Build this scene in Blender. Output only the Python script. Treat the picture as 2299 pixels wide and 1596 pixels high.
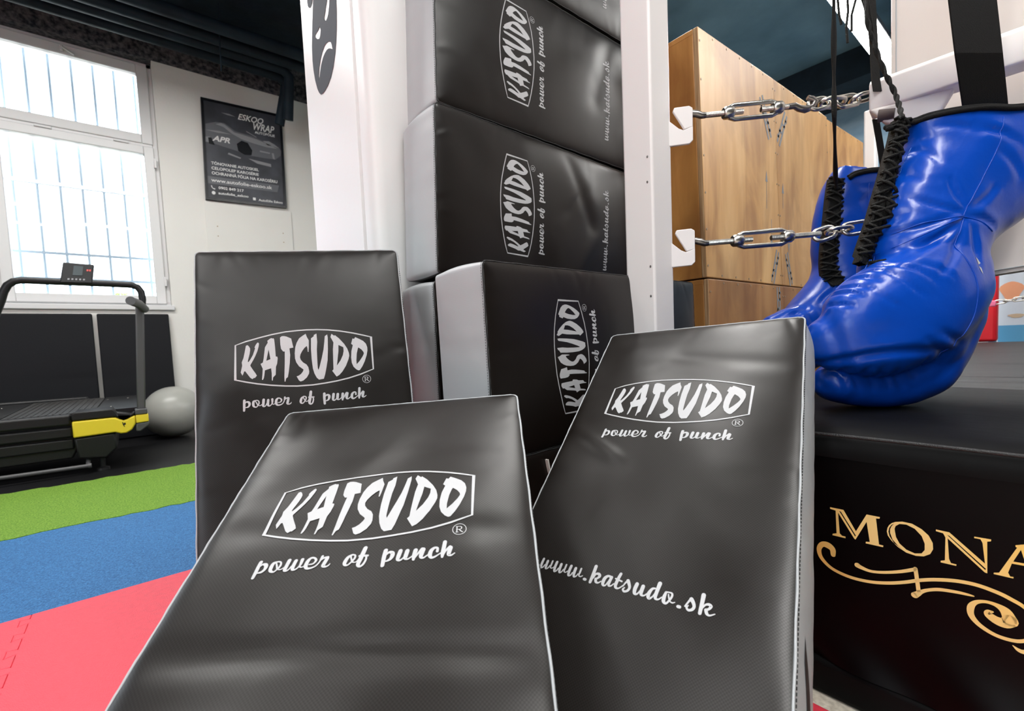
import bpy, bmesh, math, random
import numpy as np
from mathutils import Matrix, Vector, noise

SC = bpy.context.scene
for o in list(bpy.data.objects):
    bpy.data.objects.remove(o)

# ------------------------------------------------------------------ camera
cam_d = bpy.data.cameras.new('camera'); cam = bpy.data.objects.new('camera', cam_d)
SC.collection.objects.link(cam); SC.camera = cam
cam.matrix_world = Matrix([(0.77202, 0.07168, -0.63154, 0), (-0.63417, 0.02046, -0.77292, 0), (-0.04248, 0.99722, 0.06126, 0.7425), (0, 0, 0, 1)])
cam_d.sensor_width = 36; cam_d.lens = 16.1953; cam_d.shift_y = 0.01495
cam_d.clip_start = .02; cam_d.clip_end = 80
cam_d.dof.use_dof = True; cam_d.dof.focus_distance = 1.0; cam_d.dof.aperture_fstop = 6.3

# ------------------------------------------------------------------ sky, daylight, exposure
W_ = bpy.data.worlds.new('sky'); SC.world = W_; W_.use_nodes = True
bg = W_.node_tree.nodes['Background']; bg.inputs[0].default_value = (.80, .90, 1, 1); bg.inputs[1].default_value = 8.5
SC.view_settings.view_transform = 'Standard'; SC.view_settings.look = 'None'
SC.view_settings.gamma = 1; SC.view_settings.use_curve_mapping = False
SC.view_settings.exposure = 0.0
SC.cycles.use_denoising = True; SC.cycles.denoiser = 'OPENIMAGEDENOISE'; SC.cycles.denoising_input_passes = 'RGB_ALBEDO_NORMAL'; SC.cycles.denoising_prefilter = 'ACCURATE'
SC.cycles.max_bounces = 10; SC.cycles.diffuse_bounces = 5; SC.cycles.glossy_bounces = 4
SC.cycles.transparent_max_bounces = 12; SC.cycles.sample_clamp_indirect = 6
SC.cycles.caustics_reflective = False; SC.cycles.caustics_refractive = False
def light_area(name, loc, rot, sx, sy, power, color=(1, 1, 1), portal=False):
    d = bpy.data.lights.new(name, 'AREA'); d.shape = 'RECTANGLE'; d.size = sx; d.size_y = sy
    d.energy = power; d.color = color
    o = bpy.data.objects.new(name, d); SC.collection.objects.link(o)
    o.location = loc; o.rotation_euler = rot
    if portal: d.cycles.is_portal = True
    return o
LAMP_K = 1.0
WARM = (1, .945, .90)

# ------------------------------------------------------------------ helpers
def thing(name, label, cat, loc=(0, 0, 0), group=None, matrix=None):
    o = bpy.data.objects.new(name, None); SC.collection.objects.link(o)
    o.empty_display_size = .05
    o.matrix_world = matrix if matrix is not None else Matrix.Translation(Vector(loc))
    o['label'] = label; o['category'] = cat
    if group: o['group'] = group
    return o
def tag(o, label, cat, group=None, kind=None):
    o['label'] = label; o['category'] = cat
    if group: o['group'] = group
    if kind: o['kind'] = kind
    return o
def parent(o, p, local=False):
    o.parent = p
    if not local: o.matrix_parent_inverse = p.matrix_basis.inverted() if p.parent is None else (p.parent.matrix_basis @ p.matrix_parent_inverse @ p.matrix_basis).inverted()
class MB:
    def __init__(s): s.v = []; s.f = []; s.mi = []
    def add(s, vs, fs, mi=0):
        b = len(s.v); s.v += [tuple(v) for v in vs]; s.f += [tuple(b + i for i in f) for f in fs]; s.mi += [mi] * len(fs); return s
    def box(s, lo, hi, M=None, mi=0):
        x0, y0, z0 = lo; x1, y1, z1 = hi
        vs = [Vector(p) for p in ((x0,y0,z0),(x1,y0,z0),(x1,y1,z0),(x0,y1,z0),(x0,y0,z1),(x1,y0,z1),(x1,y1,z1),(x0,y1,z1))]
        if M is not None: vs = [M @ v for v in vs]
        return s.add(vs, [(0,3,2,1),(4,5,6,7),(0,1,5,4),(1,2,6,5),(2,3,7,6),(3,0,4,7)], mi)
    def hexa(s, a, b, mi=0):   # two quads (4 pts each) joined
        n = len(a); vs = list(a) + list(b)
        fs = [tuple(range(n))[::-1], tuple(range(n, 2*n))] + [(i, (i+1) % n, n+(i+1) % n, n+i) for i in range(n)]
        return s.add(vs, fs, mi)
    def tube(s, pts, r, seg=8, closed=False, caps=True, mi=0, flat=1.0, up=None):
        pts = [Vector(p) for p in pts]; n = len(pts)
        rs = r if hasattr(r, '__len__') else [r] * n
        T = []
        for i in range(n):
            a = pts[i-1] if (i > 0 or closed) else pts[i]; b = pts[(i+1) % n] if (i < n-1 or closed) else pts[i]
            t = (b - a); T.append(t.normalized() if t.length > 1e-9 else Vector((0,0,1)))
        ref = Vector(up) if up is not None else (Vector((0,0,1)) if abs(T[0].z) < .9 else Vector((1,0,0)))
        nrm = (ref - T[0]*ref.dot(T[0])).normalized()
        vs = []
        for i in range(n):
            nrm = nrm - T[i]*nrm.dot(T[i])
            nrm = nrm.normalized() if nrm.length > 1e-9 else T[i].orthogonal().normalized()
            if up is not None:
                q = ref - T[i]*ref.dot(T[i])
                if q.length > 1e-4: nrm = q.normalized()
            bn = T[i].cross(nrm)
            for k in range(seg):
                a = 2*math.pi*k/seg
                vs.append(pts[i] + (nrm*math.cos(a)*flat + bn*math.sin(a))*rs[i])
        fs = []
        for i in range(n if closed else n-1):
            j = (i+1) % n
            for k in range(seg):
                l = (k+1) % seg
                fs.append((i*seg+k, i*seg+l, j*seg+l, j*seg+k))
        if caps and not closed:
            fs.append(tuple(range(seg))[::-1]); fs.append(tuple((n-1)*seg+k for k in range(seg)))
        return s.add(vs, fs, mi)
    def grid(s, P, mi=0, flip=False):     # P: (n,m,3)
        n, m = P.shape[:2]
        fs = [((i*m+j, i*m+j+1, (i+1)*m+j+1, (i+1)*m+j) if flip else (i*m+j, (i+1)*m+j, (i+1)*m+j+1, i*m+j+1)) for i in range(n-1) for j in range(m-1)]
        return s.add(P.reshape(-1, 3).tolist(), fs, mi)
    def ball(s, c, r, seg=16, rings=10, sc=(1,1,1), mi=0):
        vs = []; fs = []
        for i in range(rings+1):
            th = math.pi*i/rings
            for k in range(seg):
                a = 2*math.pi*k/seg
                vs.append((c[0]+r*sc[0]*math.sin(th)*math.cos(a), c[1]+r*sc[1]*math.sin(th)*math.sin(a), c[2]+r*sc[2]*math.cos(th)))
        for i in range(rings):
            for k in range(seg):
                l = (k+1) % seg
                fs.append((i*seg+k, (i+1)*seg+k, (i+1)*seg+l, i*seg+l))
        return s.add(vs, fs, mi)
    def build(s, name, mats, par=None, smooth=None, bevel=0, seg=2, local=False, merge=False):
        me = bpy.data.meshes.new(name); me.from_pydata(s.v, [], s.f); me.validate()
        mats = mats if isinstance(mats, (list, tuple)) else [mats]
        for m in mats: me.materials.append(m)
        if len(mats) > 1 and len(me.polygons) == len(s.mi):
            me.polygons.foreach_set('material_index', s.mi)
        if merge:
            bm = bmesh.new(); bm.from_mesh(me); bmesh.ops.remove_doubles(bm, verts=bm.verts, dist=1e-5)
            bmesh.ops.recalc_face_normals(bm, faces=bm.faces); bm.to_mesh(me); bm.free()
        o = bpy.data.objects.new(name, me); SC.collection.objects.link(o)
        if smooth is not None:
            me.shade_smooth()
            if smooth < 180: me.set_sharp_from_angle(angle=math.radians(smooth))
        if bevel:
            b = o.modifiers.new('bevel', 'BEVEL'); b.width = bevel; b.segments = seg; b.limit_method = 'ANGLE'; b.angle_limit = math.radians(40)
            b.harden_normals = False
            me.shade_smooth(); me.set_sharp_from_angle(angle=math.radians(50))
        if par is not None: parent(o, par, local)
        me.update()
        return o
def struct(o): o['kind'] = 'structure'; return o

# ------------------------------------------------------------------ materials
def mat(name, col, rough=.5, metal=0., spec=.5, bump=0., bscale=60., var=0., vscale=8., emit=None, estr=0., aniso=None, coat=0., detail=4., col2=None, stretch=None, sheen=0.):
    m = bpy.data.materials.new(name); m.use_nodes = True; nt = m.node_tree; b = nt.nodes['Principled BSDF']
    b.inputs['Base Color'].default_value = (*col, 1); b.inputs['Roughness'].default_value = rough; b.inputs['Metallic'].default_value = metal
    b.inputs['Specular IOR Level'].default_value = spec
    if coat: b.inputs['Coat Weight'].default_value = coat; b.inputs['Coat Roughness'].default_value = .15
    if emit: b.inputs['Emission Color'].default_value = (*emit, 1); b.inputs['Emission Strength'].default_value = estr
    tc = nt.nodes.new('ShaderNodeTexCoord'); src = tc.outputs['Object']
    if stretch:
        mp = nt.nodes.new('ShaderNodeMapping'); mp.inputs['Scale'].default_value = stretch; nt.links.new(src, mp.inputs[0]); src = mp.outputs[0]
    if var or col2:
        n = nt.nodes.new('ShaderNodeTexNoise'); n.inputs['Scale'].default_value = vscale; n.inputs['Detail'].default_value = detail; nt.links.new(src, n.inputs['Vector'])
        r = nt.nodes.new('ShaderNodeValToRGB'); r.color_ramp.elements[0].position = .35; r.color_ramp.elements[1].position = .68
        c2 = col2 if col2 else tuple(min(1, c*(1+var)) for c in col); c1 = col if col2 else tuple(c*(1-var) for c in col)
        r.color_ramp.elements[0].color = (*c1, 1); r.color_ramp.elements[1].color = (*c2, 1)
        nt.links.new(n.outputs[0], r.inputs[0]); nt.links.new(r.outputs[0], b.inputs['Base Color'])
    if bump:
        n = nt.nodes.new('ShaderNodeTexNoise'); n.inputs['Scale'].default_value = bscale; n.inputs['Detail'].default_value = 3; nt.links.new(src, n.inputs['Vector'])
        bp = nt.nodes.new('ShaderNodeBump'); bp.inputs['Strength'].default_value = bump; bp.inputs['Distance'].default_value = .01
        nt.links.new(n.outputs[0], bp.inputs['Height']); nt.links.new(bp.outputs[0], b.inputs['Normal'])
    return m
def vinyl(name, col, rough, weave=.10, mott=.15, spec=.5):
    """leatherette: fine diagonal weave, slight mottling of the gloss"""
    m = bpy.data.materials.new(name); m.use_nodes = True; nt = m.node_tree; b = nt.nodes['Principled BSDF']
    b.inputs['Base Color'].default_value = (*col, 1); b.inputs['Specular IOR Level'].default_value = spec
    tc = nt.nodes.new('ShaderNodeTexCoord')
    hs = []
    for ang in (45, -45):
        mp = nt.nodes.new('ShaderNodeMapping'); mp.inputs['Rotation'].default_value = (0, 0, math.radians(ang)); nt.links.new(tc.outputs['Object'], mp.inputs[0])
        w = nt.nodes.new('ShaderNodeTexWave'); w.inputs['Scale'].default_value = 105; w.inputs['Distortion'].default_value = 0
        nt.links.new(mp.outputs[0], w.inputs['Vector']); hs.append(w)
    ad = nt.nodes.new('ShaderNodeMath'); ad.operation = 'ADD'; nt.links.new(hs[0].outputs['Fac'], ad.inputs[0]); nt.links.new(hs[1].outputs['Fac'], ad.inputs[1])
    ms = nt.nodes.new('ShaderNodeMapRange'); ms.inputs['From Max'].default_value = 2; ms.inputs['To Min'].default_value = spec*(1-weave*2); ms.inputs['To Max'].default_value = spec*(1+weave*2); nt.links.new(ad.outputs[0], ms.inputs['Value']); nt.links.new(ms.outputs[0], b.inputs['Specular IOR Level'])
    n = nt.nodes.new('ShaderNodeTexNoise'); n.inputs['Scale'].default_value = 16; n.inputs['Detail'].default_value = 2; nt.links.new(tc.outputs['Object'], n.inputs['Vector'])
    b2 = nt.nodes.new('ShaderNodeBump'); b2.inputs['Strength'].default_value = .05; b2.inputs['Distance'].default_value = .01
    nt.links.new(n.outputs[0], b2.inputs['Height']);nt.links.new(b2.outputs[0], b.inputs['Normal'])
    n2 = nt.nodes.new('ShaderNodeTexNoise'); n2.inputs['Scale'].default_value = 5; n2.inputs['Detail'].default_value = 5; nt.links.new(tc.outputs['Object'], n2.inputs['Vector'])
    mr = nt.nodes.new('ShaderNodeMapRange'); mr.inputs['To Min'].default_value = rough*(1-mott); mr.inputs['To Max'].default_value = rough*(1+mott)
    mr.inputs['From Min'].default_value = .3; mr.inputs['From Max'].default_value = .7
    nt.links.new(n2.outputs[0], mr.inputs['Value']); nt.links.new(mr.outputs[0], b.inputs['Roughness'])
    return m
def glass_thin(name):
    m = bpy.data.materials.new(name); m.use_nodes = True; nt = m.node_tree
    for n in list(nt.nodes):
        if n.type == 'BSDF_PRINCIPLED': nt.nodes.remove(n)
    out = [n for n in nt.nodes if n.type == 'OUTPUT_MATERIAL'][0]
    t = nt.nodes.new('ShaderNodeBsdfTransparent'); g = nt.nodes.new('ShaderNodeBsdfGlossy'); g.inputs['Roughness'].default_value = .02
    fr = nt.nodes.new('ShaderNodeFresnel'); fr.inputs['IOR'].default_value = 1.5
    mx = nt.nodes.new('ShaderNodeMixShader'); nt.links.new(fr.outputs[0], mx.inputs[0]); nt.links.new(t.outputs[0], mx.inputs[1]); nt.links.new(g.outputs[0], mx.inputs[2])
    nt.links.new(mx.outputs[0], out.inputs['Surface'])
    return m
def wood(name, dark=False, low=False):
    m = bpy.data.materials.new(name); m.use_nodes = True; nt = m.node_tree; b = nt.nodes['Principled BSDF']
    tc = nt.nodes.new('ShaderNodeTexCoord'); mp = nt.nodes.new('ShaderNodeMapping'); mp.inputs['Scale'].default_value = (7, 7, .7); nt.links.new(tc.outputs['Object'], mp.inputs[0])
    n = nt.nodes.new('ShaderNodeTexNoise'); n.inputs['Scale'].default_value = 1.7; n.inputs['Detail'].default_value = 9; n.inputs['Distortion'].default_value = .7; nt.links.new(mp.outputs[0], n.inputs['Vector'])
    r = nt.nodes.new('ShaderNodeValToRGB'); e = r.color_ramp.elements
    c = [(.60, .31, .10), (.70, .385, .135), (.80, .49, .20)]
    if dark: c = [(.34, .14, .035), (.44, .20, .05), (.52, .26, .08)]  # darker copy of the wood: shade of the box sides put into the colour
    e[0].position = .30; e[0].color = (*c[0], 1); e[1].position = .72; e[1].color = (*c[2], 1); q = e.new(.5); q.color = (*c[1], 1)
    nt.links.new(n.outputs[0], r.inputs[0])
    # wear: pale scuffed patches
    n2 = nt.nodes.new('ShaderNodeTexNoise'); n2.inputs['Scale'].default_value = 2.2; n2.inputs['Detail'].default_value = 8; nt.links.new(tc.outputs['Object'], n2.inputs['Vector'])
    r2 = nt.nodes.new('ShaderNodeValToRGB'); r2.color_ramp.elements[0].position = .5; r2.color_ramp.elements[1].position = .72
    mx = nt.nodes.new('ShaderNodeMixRGB'); mx.inputs['Color2'].default_value = (.86, .62, .36, 1); nt.links.new(r2.outputs[0], mx.inputs['Fac']); nt.links.new(r.outputs[0], mx.inputs['Color1'])
    n3 = nt.nodes.new('ShaderNodeTexNoise'); n3.inputs['Scale'].default_value = 3.1; n3.inputs['Detail'].default_value = 6; n3.inputs['Distortion'].default_value = 1.2
    mp3 = nt.nodes.new('ShaderNodeMapping'); mp3.inputs['Location'].default_value = (3.3, 1.7, .6); mp3.inputs['Scale'].default_value = (1.3, 1.3, .6); nt.links.new(tc.outputs['Object'], mp3.inputs[0]); nt.links.new(mp3.outputs[0], n3.inputs['Vector'])
    r3 = nt.nodes.new('ShaderNodeValToRGB'); r3.color_ramp.elements[0].position = .36; r3.color_ramp.elements[0].color = (.60, .50, .40, 1); r3.color_ramp.elements[1].position = .58; r3.color_ramp.elements[1].color = (1, 1, 1, 1)  # brown blotches: soft lace shadows painted into the wood
    m3 = nt.nodes.new('ShaderNodeMixRGB'); m3.blend_type = 'MULTIPLY'; m3.inputs['Fac'].default_value = .8 if not low else 1; nt.links.new(mx.outputs[0], m3.inputs['Color1']); nt.links.new(n3.outputs[0], r3.inputs[0]); nt.links.new(r3.outputs[0], m3.inputs['Color2'])
    last = m3.outputs[0]
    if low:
        m4 = nt.nodes.new('ShaderNodeMixRGB'); m4.blend_type = 'MULTIPLY'; m4.inputs['Fac'].default_value = 1; m4.inputs['Color2'].default_value = (.60, .50, .40, 1); nt.links.new(last, m4.inputs['Color1']); last = m4.outputs[0]  # low boxes: whole panel multiplied to a darker brown
    nt.links.new(last, b.inputs['Base Color']); b.inputs['Roughness'].default_value = .42
    return m

M = {}
M['pad_black'] = vinyl('black_leatherette', (.0075, .0052, .0040), .36, spec=.37)
M['pad_grey'] = vinyl('grey_leatherette', (.40, .415, .43), .42, weave=.08)
M['pad_seam'] = mat('black_piping', (.012, .012, .012), .5, bump=.3, bscale=400)
M['print'] = mat('silver_grey_print', (.50, .50, .515), .42, bump=.15, bscale=700)
M['tagw'] = mat('white_care_tag', (.75, .72, .66), .8)
M['tear'] = mat('torn_dark_lining', (.012, .007, .005), .8)
M['foam'] = mat('pink_lining', (.42, .25, .24), .7)
M['wall'] = mat('white_painted_plaster', (.78, .765, .73), .75, bump=.12, bscale=40, var=.02, vscale=2)
M['pier'] = mat('white_gloss_paint', (.74, .735, .73), .42, bump=.05, bscale=30)
M['navy'] = mat('dark_navy_paint', (.009, .017, .026), .6, spec=.2, bump=.3, bscale=25, var=.3, vscale=6)
M['navyrough'] = mat('rough_navy_painted_brick', (.012, .016, .024), .7, spec=.3, bump=1.0, bscale=45, col2=(.14, .135, .145), vscale=30)
M['bluewall'] = mat('blue_grey_limewash', (.12, .22, .32), .7, col2=(.26, .38, .49), vscale=1.8, bump=.2, bscale=30, detail=8, stretch=(1, 1, 2.5))
M['ceil'] = mat('worn_slate_blue_ceiling_paint', (.052, .115, .17), .6, col2=(.12, .22, .30), vscale=1.5, bump=.25, bscale=8, detail=8)
M['concrete'] = mat('tan_speckled_floor', (.58, .52, .42), .7, col2=(.84, .77, .65), vscale=90, bump=.1, bscale=120)
M['rub_black'] = mat('black_rubber', (.008, .008, .009), .45, spec=.22, bump=.2, bscale=300, var=.3, vscale=2)
M['turf'] = mat('green_turf', (.12, .29, .02), .9, col2=(.34, .58, .07), vscale=160, bump=1., bscale=260)
M['rub_blue'] = mat('blue_speckled_rubber', (.012, .095, .27), .55, spec=.3, col2=(.06, .25, .56), vscale=230, bump=.5, bscale=300)
M['foam_red'] = mat('red_foam_mat', (.82, .05, .085), .45, bump=.25, bscale=420, var=.05, vscale=60)
M['foam_red2'] = mat('deep_red_foam_mat', (.55, .008, .018), .6, bump=.2, bscale=420)
M['frame_w'] = mat('white_window_plastic', (.74, .74, .745), .35)
M['glass'] = glass_thin('window_glass')
M['bars'] = mat('glare_tinted_steel', (.50, .63, .75), .5)  # white bars, with the bluish window glare mixed into their colour
M['leaf'] = mat('outdoor_leaves', (.20, .42, .08), .6, col2=(.35, .55, .15), vscale=10)
M['white_steel'] = mat('white_powder_coat', (.80, .765, .755), .38, bump=.03, bscale=20)
M['zinc'] = mat('zinc_plated_steel', (.62, .60, .56), .28, metal=1., bump=.06, bscale=90, var=.12, vscale=30)
M['zinc_d'] = mat('dark_steel_hook', (.30, .28, .27), .34, metal=1., var=.2, vscale=40)
M['ply'] = wood('worn_plywood'); M['ply_low'] = wood('darker_plywood', False, True); M['ply_side'] = wood('plywood_side', True)
M['ply_edge'] = mat('plywood_edge', (.30, .16, .07), .6, stretch=(80, 80, 1), col2=(.55, .36, .19), vscale=1.5)
M['stamp'] = mat('grey_blue_stencil_ink', (.26, .27, .29), .7)
M['screw'] = mat('dull_screw', (.40, .30, .20), .5, metal=.4)
M['blue'] = mat('glossy_blue_vinyl', (.0004, .052, .40), .29, spec=.42, bump=.05, bscale=55, detail=3)
M['bluestitch'] = mat('light_blue_thread', (.03, .14, .45), .6)
M['lace'] = mat('black_waxed_lace', (.006, .006, .0055), .55, spec=.22, bump=.5, bscale=500)
M['web'] = mat('black_nylon_webbing', (.006, .006, .006), .65, spec=.15, bump=.35, bscale=600)
M['cushion'] = mat('white_cushion_vinyl', (.84, .785, .755), .45, bump=.07, bscale=25)
M['cushion_body'] = mat('white_corner_vinyl', (.72, .66, .62), .5, bump=.08, bscale=12)
M['cushion_in'] = mat('dark_hollow_brown', (.10, .075, .07), .8)
M['canvas'] = mat('grey_ring_canvas', (.030, .030, .029), .5, spec=.24, bump=.35, bscale=14, stretch=(6, 1, 1), var=.25, vscale=5)
M['apron'] = mat('black_apron_vinyl', (.004, .004, .0042), .58, spec=.10, bump=.3, bscale=10, stretch=(1, 1, 1))
M['skirt'] = mat('black_banner_vinyl', (.0012, .0007, .0007), .42, spec=.12, bump=.15, bscale=4)
M['gold'] = mat('gold_banner_print', (.93, .55, .06), .42, col2=(.93, .66, .26), vscale=3)
M['emblem'] = mat('grey_emblem_paint', (.075, .082, .095), .7, spec=.05)
M['post_sheet'] = mat('poster_print_sheet', (.045, .048, .06), .38, var=.4, vscale=4)
M['post_frame'] = mat('black_poster_frame', (.008, .009, .012), .25)
M['ink1'] = mat('poster_white_ink', (.78, .78, .78), .4)
M['ink2'] = mat('poster_mid_grey_ink', (.12, .125, .14), .4)
M['ink3'] = mat('poster_light_grey_ink', (.26, .265, .28), .3)
M['mat_dark'] = mat('charcoal_mat_cover', (.008, .0085, .011), .55, spec=.2, bump=.1, bscale=200)
M['tm_black'] = mat('treadmill_black_plastic', (.011, .011, .012), .40, spec=.35, bump=.08, bscale=80)
M['tm_belt'] = mat('treadmill_rubber_slat', (.026, .025, .024), .55, bump=.3, bscale=200)
M['tm_yellow'] = mat('treadmill_yellow_plastic', (.80, .62, .035), .35)
M['tm_grey'] = mat('treadmill_grey_tube', (.075, .075, .078), .40)
M['screen'] = mat('console_screen', (.06, .075, .08), .25)
M['red_led'] = mat('console_red_print', (.5, .06, .05), .5)
M['ballmat'] = mat('silver_ball_vinyl', (.40, .40, .37), .33, bump=.03, bscale=40)
M['housing'] = mat('lamp_housing', (.30, .30, .31), .5)
M['lamp'] = mat('lamp_diffuser', (.9, .9, .9), .5, emit=(1, .985, .955), estr=73.)
M['redpad'] = mat('red_corner_vinyl', (.60, .012, .025), .45)
M['poster_b'] = mat('pale_blue_poster', (.62, .70, .80), .5)
M['poster_c'] = mat('cyan_poster_block', (.10, .36, .62), .5)
M['skin_o'] = mat('orange_photo_print', (.80, .36, .20), .5)
M['pinkp'] = mat('pink_plastic', (.75, .16, .30), .5)
M['yellowp'] = mat('yellow_plastic', (.80, .58, .02), .5)
M['tan'] = mat('tan_board', (.55, .43, .30), .6)
M['whitebg'] = mat('white_drape_board', (.85, .87, .90), .7)
M['darkwall'] = mat('dark_painted_wall', (.03, .033, .038), .6, bump=.2, bscale=25)

# ------------------------------------------------------------------ 2D outlines, strokes, writing
def smooth_stroke(s, k=5):
    P = np.array(s, float); n = len(P)
    if n < 3: return P
    Q = np.vstack([2*P[0]-P[1], P, 2*P[-1]-P[-2]]); out = []
    for i in range(1, n):
        p0, p1, p2, p3 = Q[i-1], Q[i], Q[i+1], Q[i+2]
        for j in range(k):
            t = j/k
            out.append(.5*((2*p1)+(-p0+p2)*t+(2*p0-5*p1+4*p2-p3)*t*t+(-p0+3*p1-3*p2+p3)*t**3))
    out.append(P[-1]); out = np.array(out); out[:, 2] = np.maximum(out[:, 2], .3*P[:, 2].min()); return out
def ribbon2(mb, S, closed=False, capn=8):
    """S rows x,y,width -> flat strip with round ends, added to mb as z=0 polygons"""
    n = len(S); L = []; R = []
    for i in range(n):
        a = S[i-1] if (i or closed) else S[i]; b = S[(i+1) % n] if (i < n-1 or closed) else S[i]
        d = b[:2]-a[:2]; d = d/(np.linalg.norm(d)+1e-12); nn = np.array([-d[1], d[0]])
        k = 1.
        if closed or 0 < i < n-1:
            d1 = S[i][:2]-a[:2]; d1 /= np.linalg.norm(d1)+1e-12; c = abs(d1@d); k = 1/max(.6, c)
        L.append(S[i][:2]+nn*S[i][2]/2*k); R.append(S[i][:2]-nn*S[i][2]/2*k)
    m = n if closed else n-1
    for i in range(m):
        j = (i+1) % n
        mb.add([(*L[i], 0), (*R[i], 0), (*R[j], 0), (*L[j], 0)], [(0, 1, 2, 3)])
    if not closed and capn:
        for e in (0, n-1):
            c = S[e]; mb.add([(c[0]+c[2]/2*math.cos(2*math.pi*q/12), c[1]+c[2]/2*math.sin(2*math.pi*q/12), 0) for q in range(12)], [tuple(range(12))])
def fill2(mb, loops):
    """outer loop + holes -> triangles in z=0"""
    bm = bmesh.new()
    for lp in loops:
        vs = [bm.verts.new((p[0], p[1], 0)) for p in lp]
        for i in range(len(vs)):
            try: bm.edges.new((vs[i], vs[(i+1) % len(vs)]))
            except ValueError: pass
    bmesh.ops.triangle_fill(bm, use_beauty=True, edges=bm.edges[:])
    bm.verts.index_update()
    mb.add([v.co[:] for v in bm.verts], [tuple(v.index for v in f.verts) for f in bm.faces]); bm.free()
def drape(mb, name, material, f, par=None, local=False, maxe=None):
    """2D print -> mesh laid on a surface: f(x,y)->(X,Y,Z)"""
    me = bpy.data.meshes.new(name); me.from_pydata(mb.v, [], mb.f)
    bm = bmesh.new(); bm.from_mesh(me)
    bmesh.ops.triangulate(bm, faces=bm.faces[:])
    if maxe:
        for _ in range(4):
            es = [e for e in bm.edges if e.calc_length() > maxe]
            if not es: break
            bmesh.ops.subdivide_edges(bm, edges=es, cuts=1); bmesh.ops.triangulate(bm, faces=[q for q in bm.faces if len(q.verts) > 3])
    co = np.array([v.co[:2] for v in bm.verts]); out = f(co[:, 0], co[:, 1])
    for v, p in zip(bm.verts, out): v.co = p
    bm.to_mesh(me); bm.free(); me.materials.append(material); me.shade_smooth()
    o = bpy.data.objects.new(name, me); SC.collection.objects.link(o)
    if par is not None: parent(o, par, local)
    return o
def text_shape(s, shear=0., bold=0.):
    """a line of lettering as 2D triangles scaled to a unit box (0..1 in x and y)"""
    c = bpy.data.curves.new('lettering', 'FONT'); c.body = s; c.shear = shear; c.offset = bold; c.resolution_u = 3
    o = bpy.data.objects.new('lettering', c); SC.collection.objects.link(o)
    dg = bpy.context.evaluated_depsgraph_get(); me = bpy.data.meshes.new_from_object(o.evaluated_get(dg))
    v = np.array([x.co[:2] for x in me.vertices]); fs = [tuple(p.vertices) for p in me.polygons]
    bpy.data.objects.remove(o); bpy.data.curves.remove(c); bpy.data.meshes.remove(me)
    v -= v.min(0); v /= v.max(0); return v, fs

# ------------------------------------------------------------------ room shell
XL, XR, YB, YF, ZC = -5.2, 7.5, -5.0, 5.7, 4.0
b = MB(); b.box((XL-.3, YB-.3, -.12), (XR+.3, YF+.35, -.02)); struct(b.build('floor', M['concrete']))
b = MB(); b.box((XL-.3, YB-.3, ZC), (XR+.3, YF+.35, ZC+.12)); struct(b.build('ceiling', M['ceil']))
b = MB(); b.box((XL, 2.6, ZC-.03), (4.2, YF, ZC)); struct(b.build('trim_2', M['navy']))
b = MB(); b.box((6.75, YB, ZC-.35), (XR, YF, ZC)); struct(b.build('ceiling_beam', M['navy']))
WX = [(-4.3, -2.5), (-.86, .33)]; WZ = (1.22, 3.6)
b = MB(); x = XL-.3
for a0, a1 in WX:
    b.box((x, YF, -.1), (a0, YF+.32, 3.6)); b.box((a0, YF, -.1), (a1, YF+.32, WZ[0])); x = a1
b.box((x, YF, -.1), (XR+.3, YF+.32, 3.6)); struct(b.build('wall_window', M['wall']))
b = MB(); b.box((XL-.3, YF-.012, 3.6), (XR+.3, YF+.32, ZC+.1)); struct(b.build('trim_1', M['navyrough']))
b = MB(); b.box((XL-.3, YB-.3, -.1), (XL, -1.8, ZC)); b.box((XL-.3, -.2, -.1), (XL, YF+.3, ZC)); b.box((XL-.3, -1.8, -.1), (XL, -.2, .9)); b.box((XL-.3, -1.8, 3.3), (XL, -.2, ZC)); struct(b.build('wall_left', M['wall']))
b = MB(); b.box((XL, YB-.3, -.1), (XR, YB, ZC)); struct(b.build('wall_back', M['darkwall']))
b = MB(); b.box((XR, YB-.3, -.1), (XR+.3, YF+.3, ZC)); struct(b.build('wall_right', M['bluewall']))
# floor coverings in strips parallel to the window wall
def wavy_strip(name, y0, y1, material, x0, x1, a0, a1, top, seed):
    rnd = random.Random(seed); n = 240; mb = MB()
    xs = [x0+(x1-x0)*i/n for i in range(n+1)]
    lo = [y0+(rnd.uniform(-a0, a0)) for _ in xs]; hi = [y1+rnd.uniform(-a1, a1) for _ in xs]
    for i in range(n):
        mb.hexa([(xs[i], lo[i], -.02), (xs[i+1], lo[i+1], -.02), (xs[i+1], hi[i+1], -.02), (xs[i], hi[i], -.02)],
                [(xs[i], lo[i], top), (xs[i+1], lo[i+1], top), (xs[i+1], hi[i+1], top), (xs[i], hi[i], top)])
    return struct(mb.build(name, material))
wavy_strip('floor_black_rubber', 3.80, YF, M['rub_black'], XL, 4.0, .0, 0, -.004, 1)
wavy_strip('floor_green_turf', 2.86, 3.866, M['turf'], XL, 4.0, .014, .018, .001, 2)
wavy_strip('floor_blue_rubber', 1.945, 2.90, M['rub_blue'], XL, 4.0, 0, .004, -.002, 3)
# pier between the window bay and the ring
prof = [(1.15, 1.30), (.612, 1.30), (.596, 1.304), (.583, 1.314), (.576, 1.332), (.575, 1.352), (.575, 1.376), (.585, 1.380), (.585, 1.396), (.575, 1.400), (.575, 1.86), (1.15, 1.86)]
b = MB(); b.hexa([(x, y, -.02) for x, y in prof], [(x, y, ZC) for x, y in prof]); pier = struct(b.build('pillar', M['pier'], smooth=35))

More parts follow.
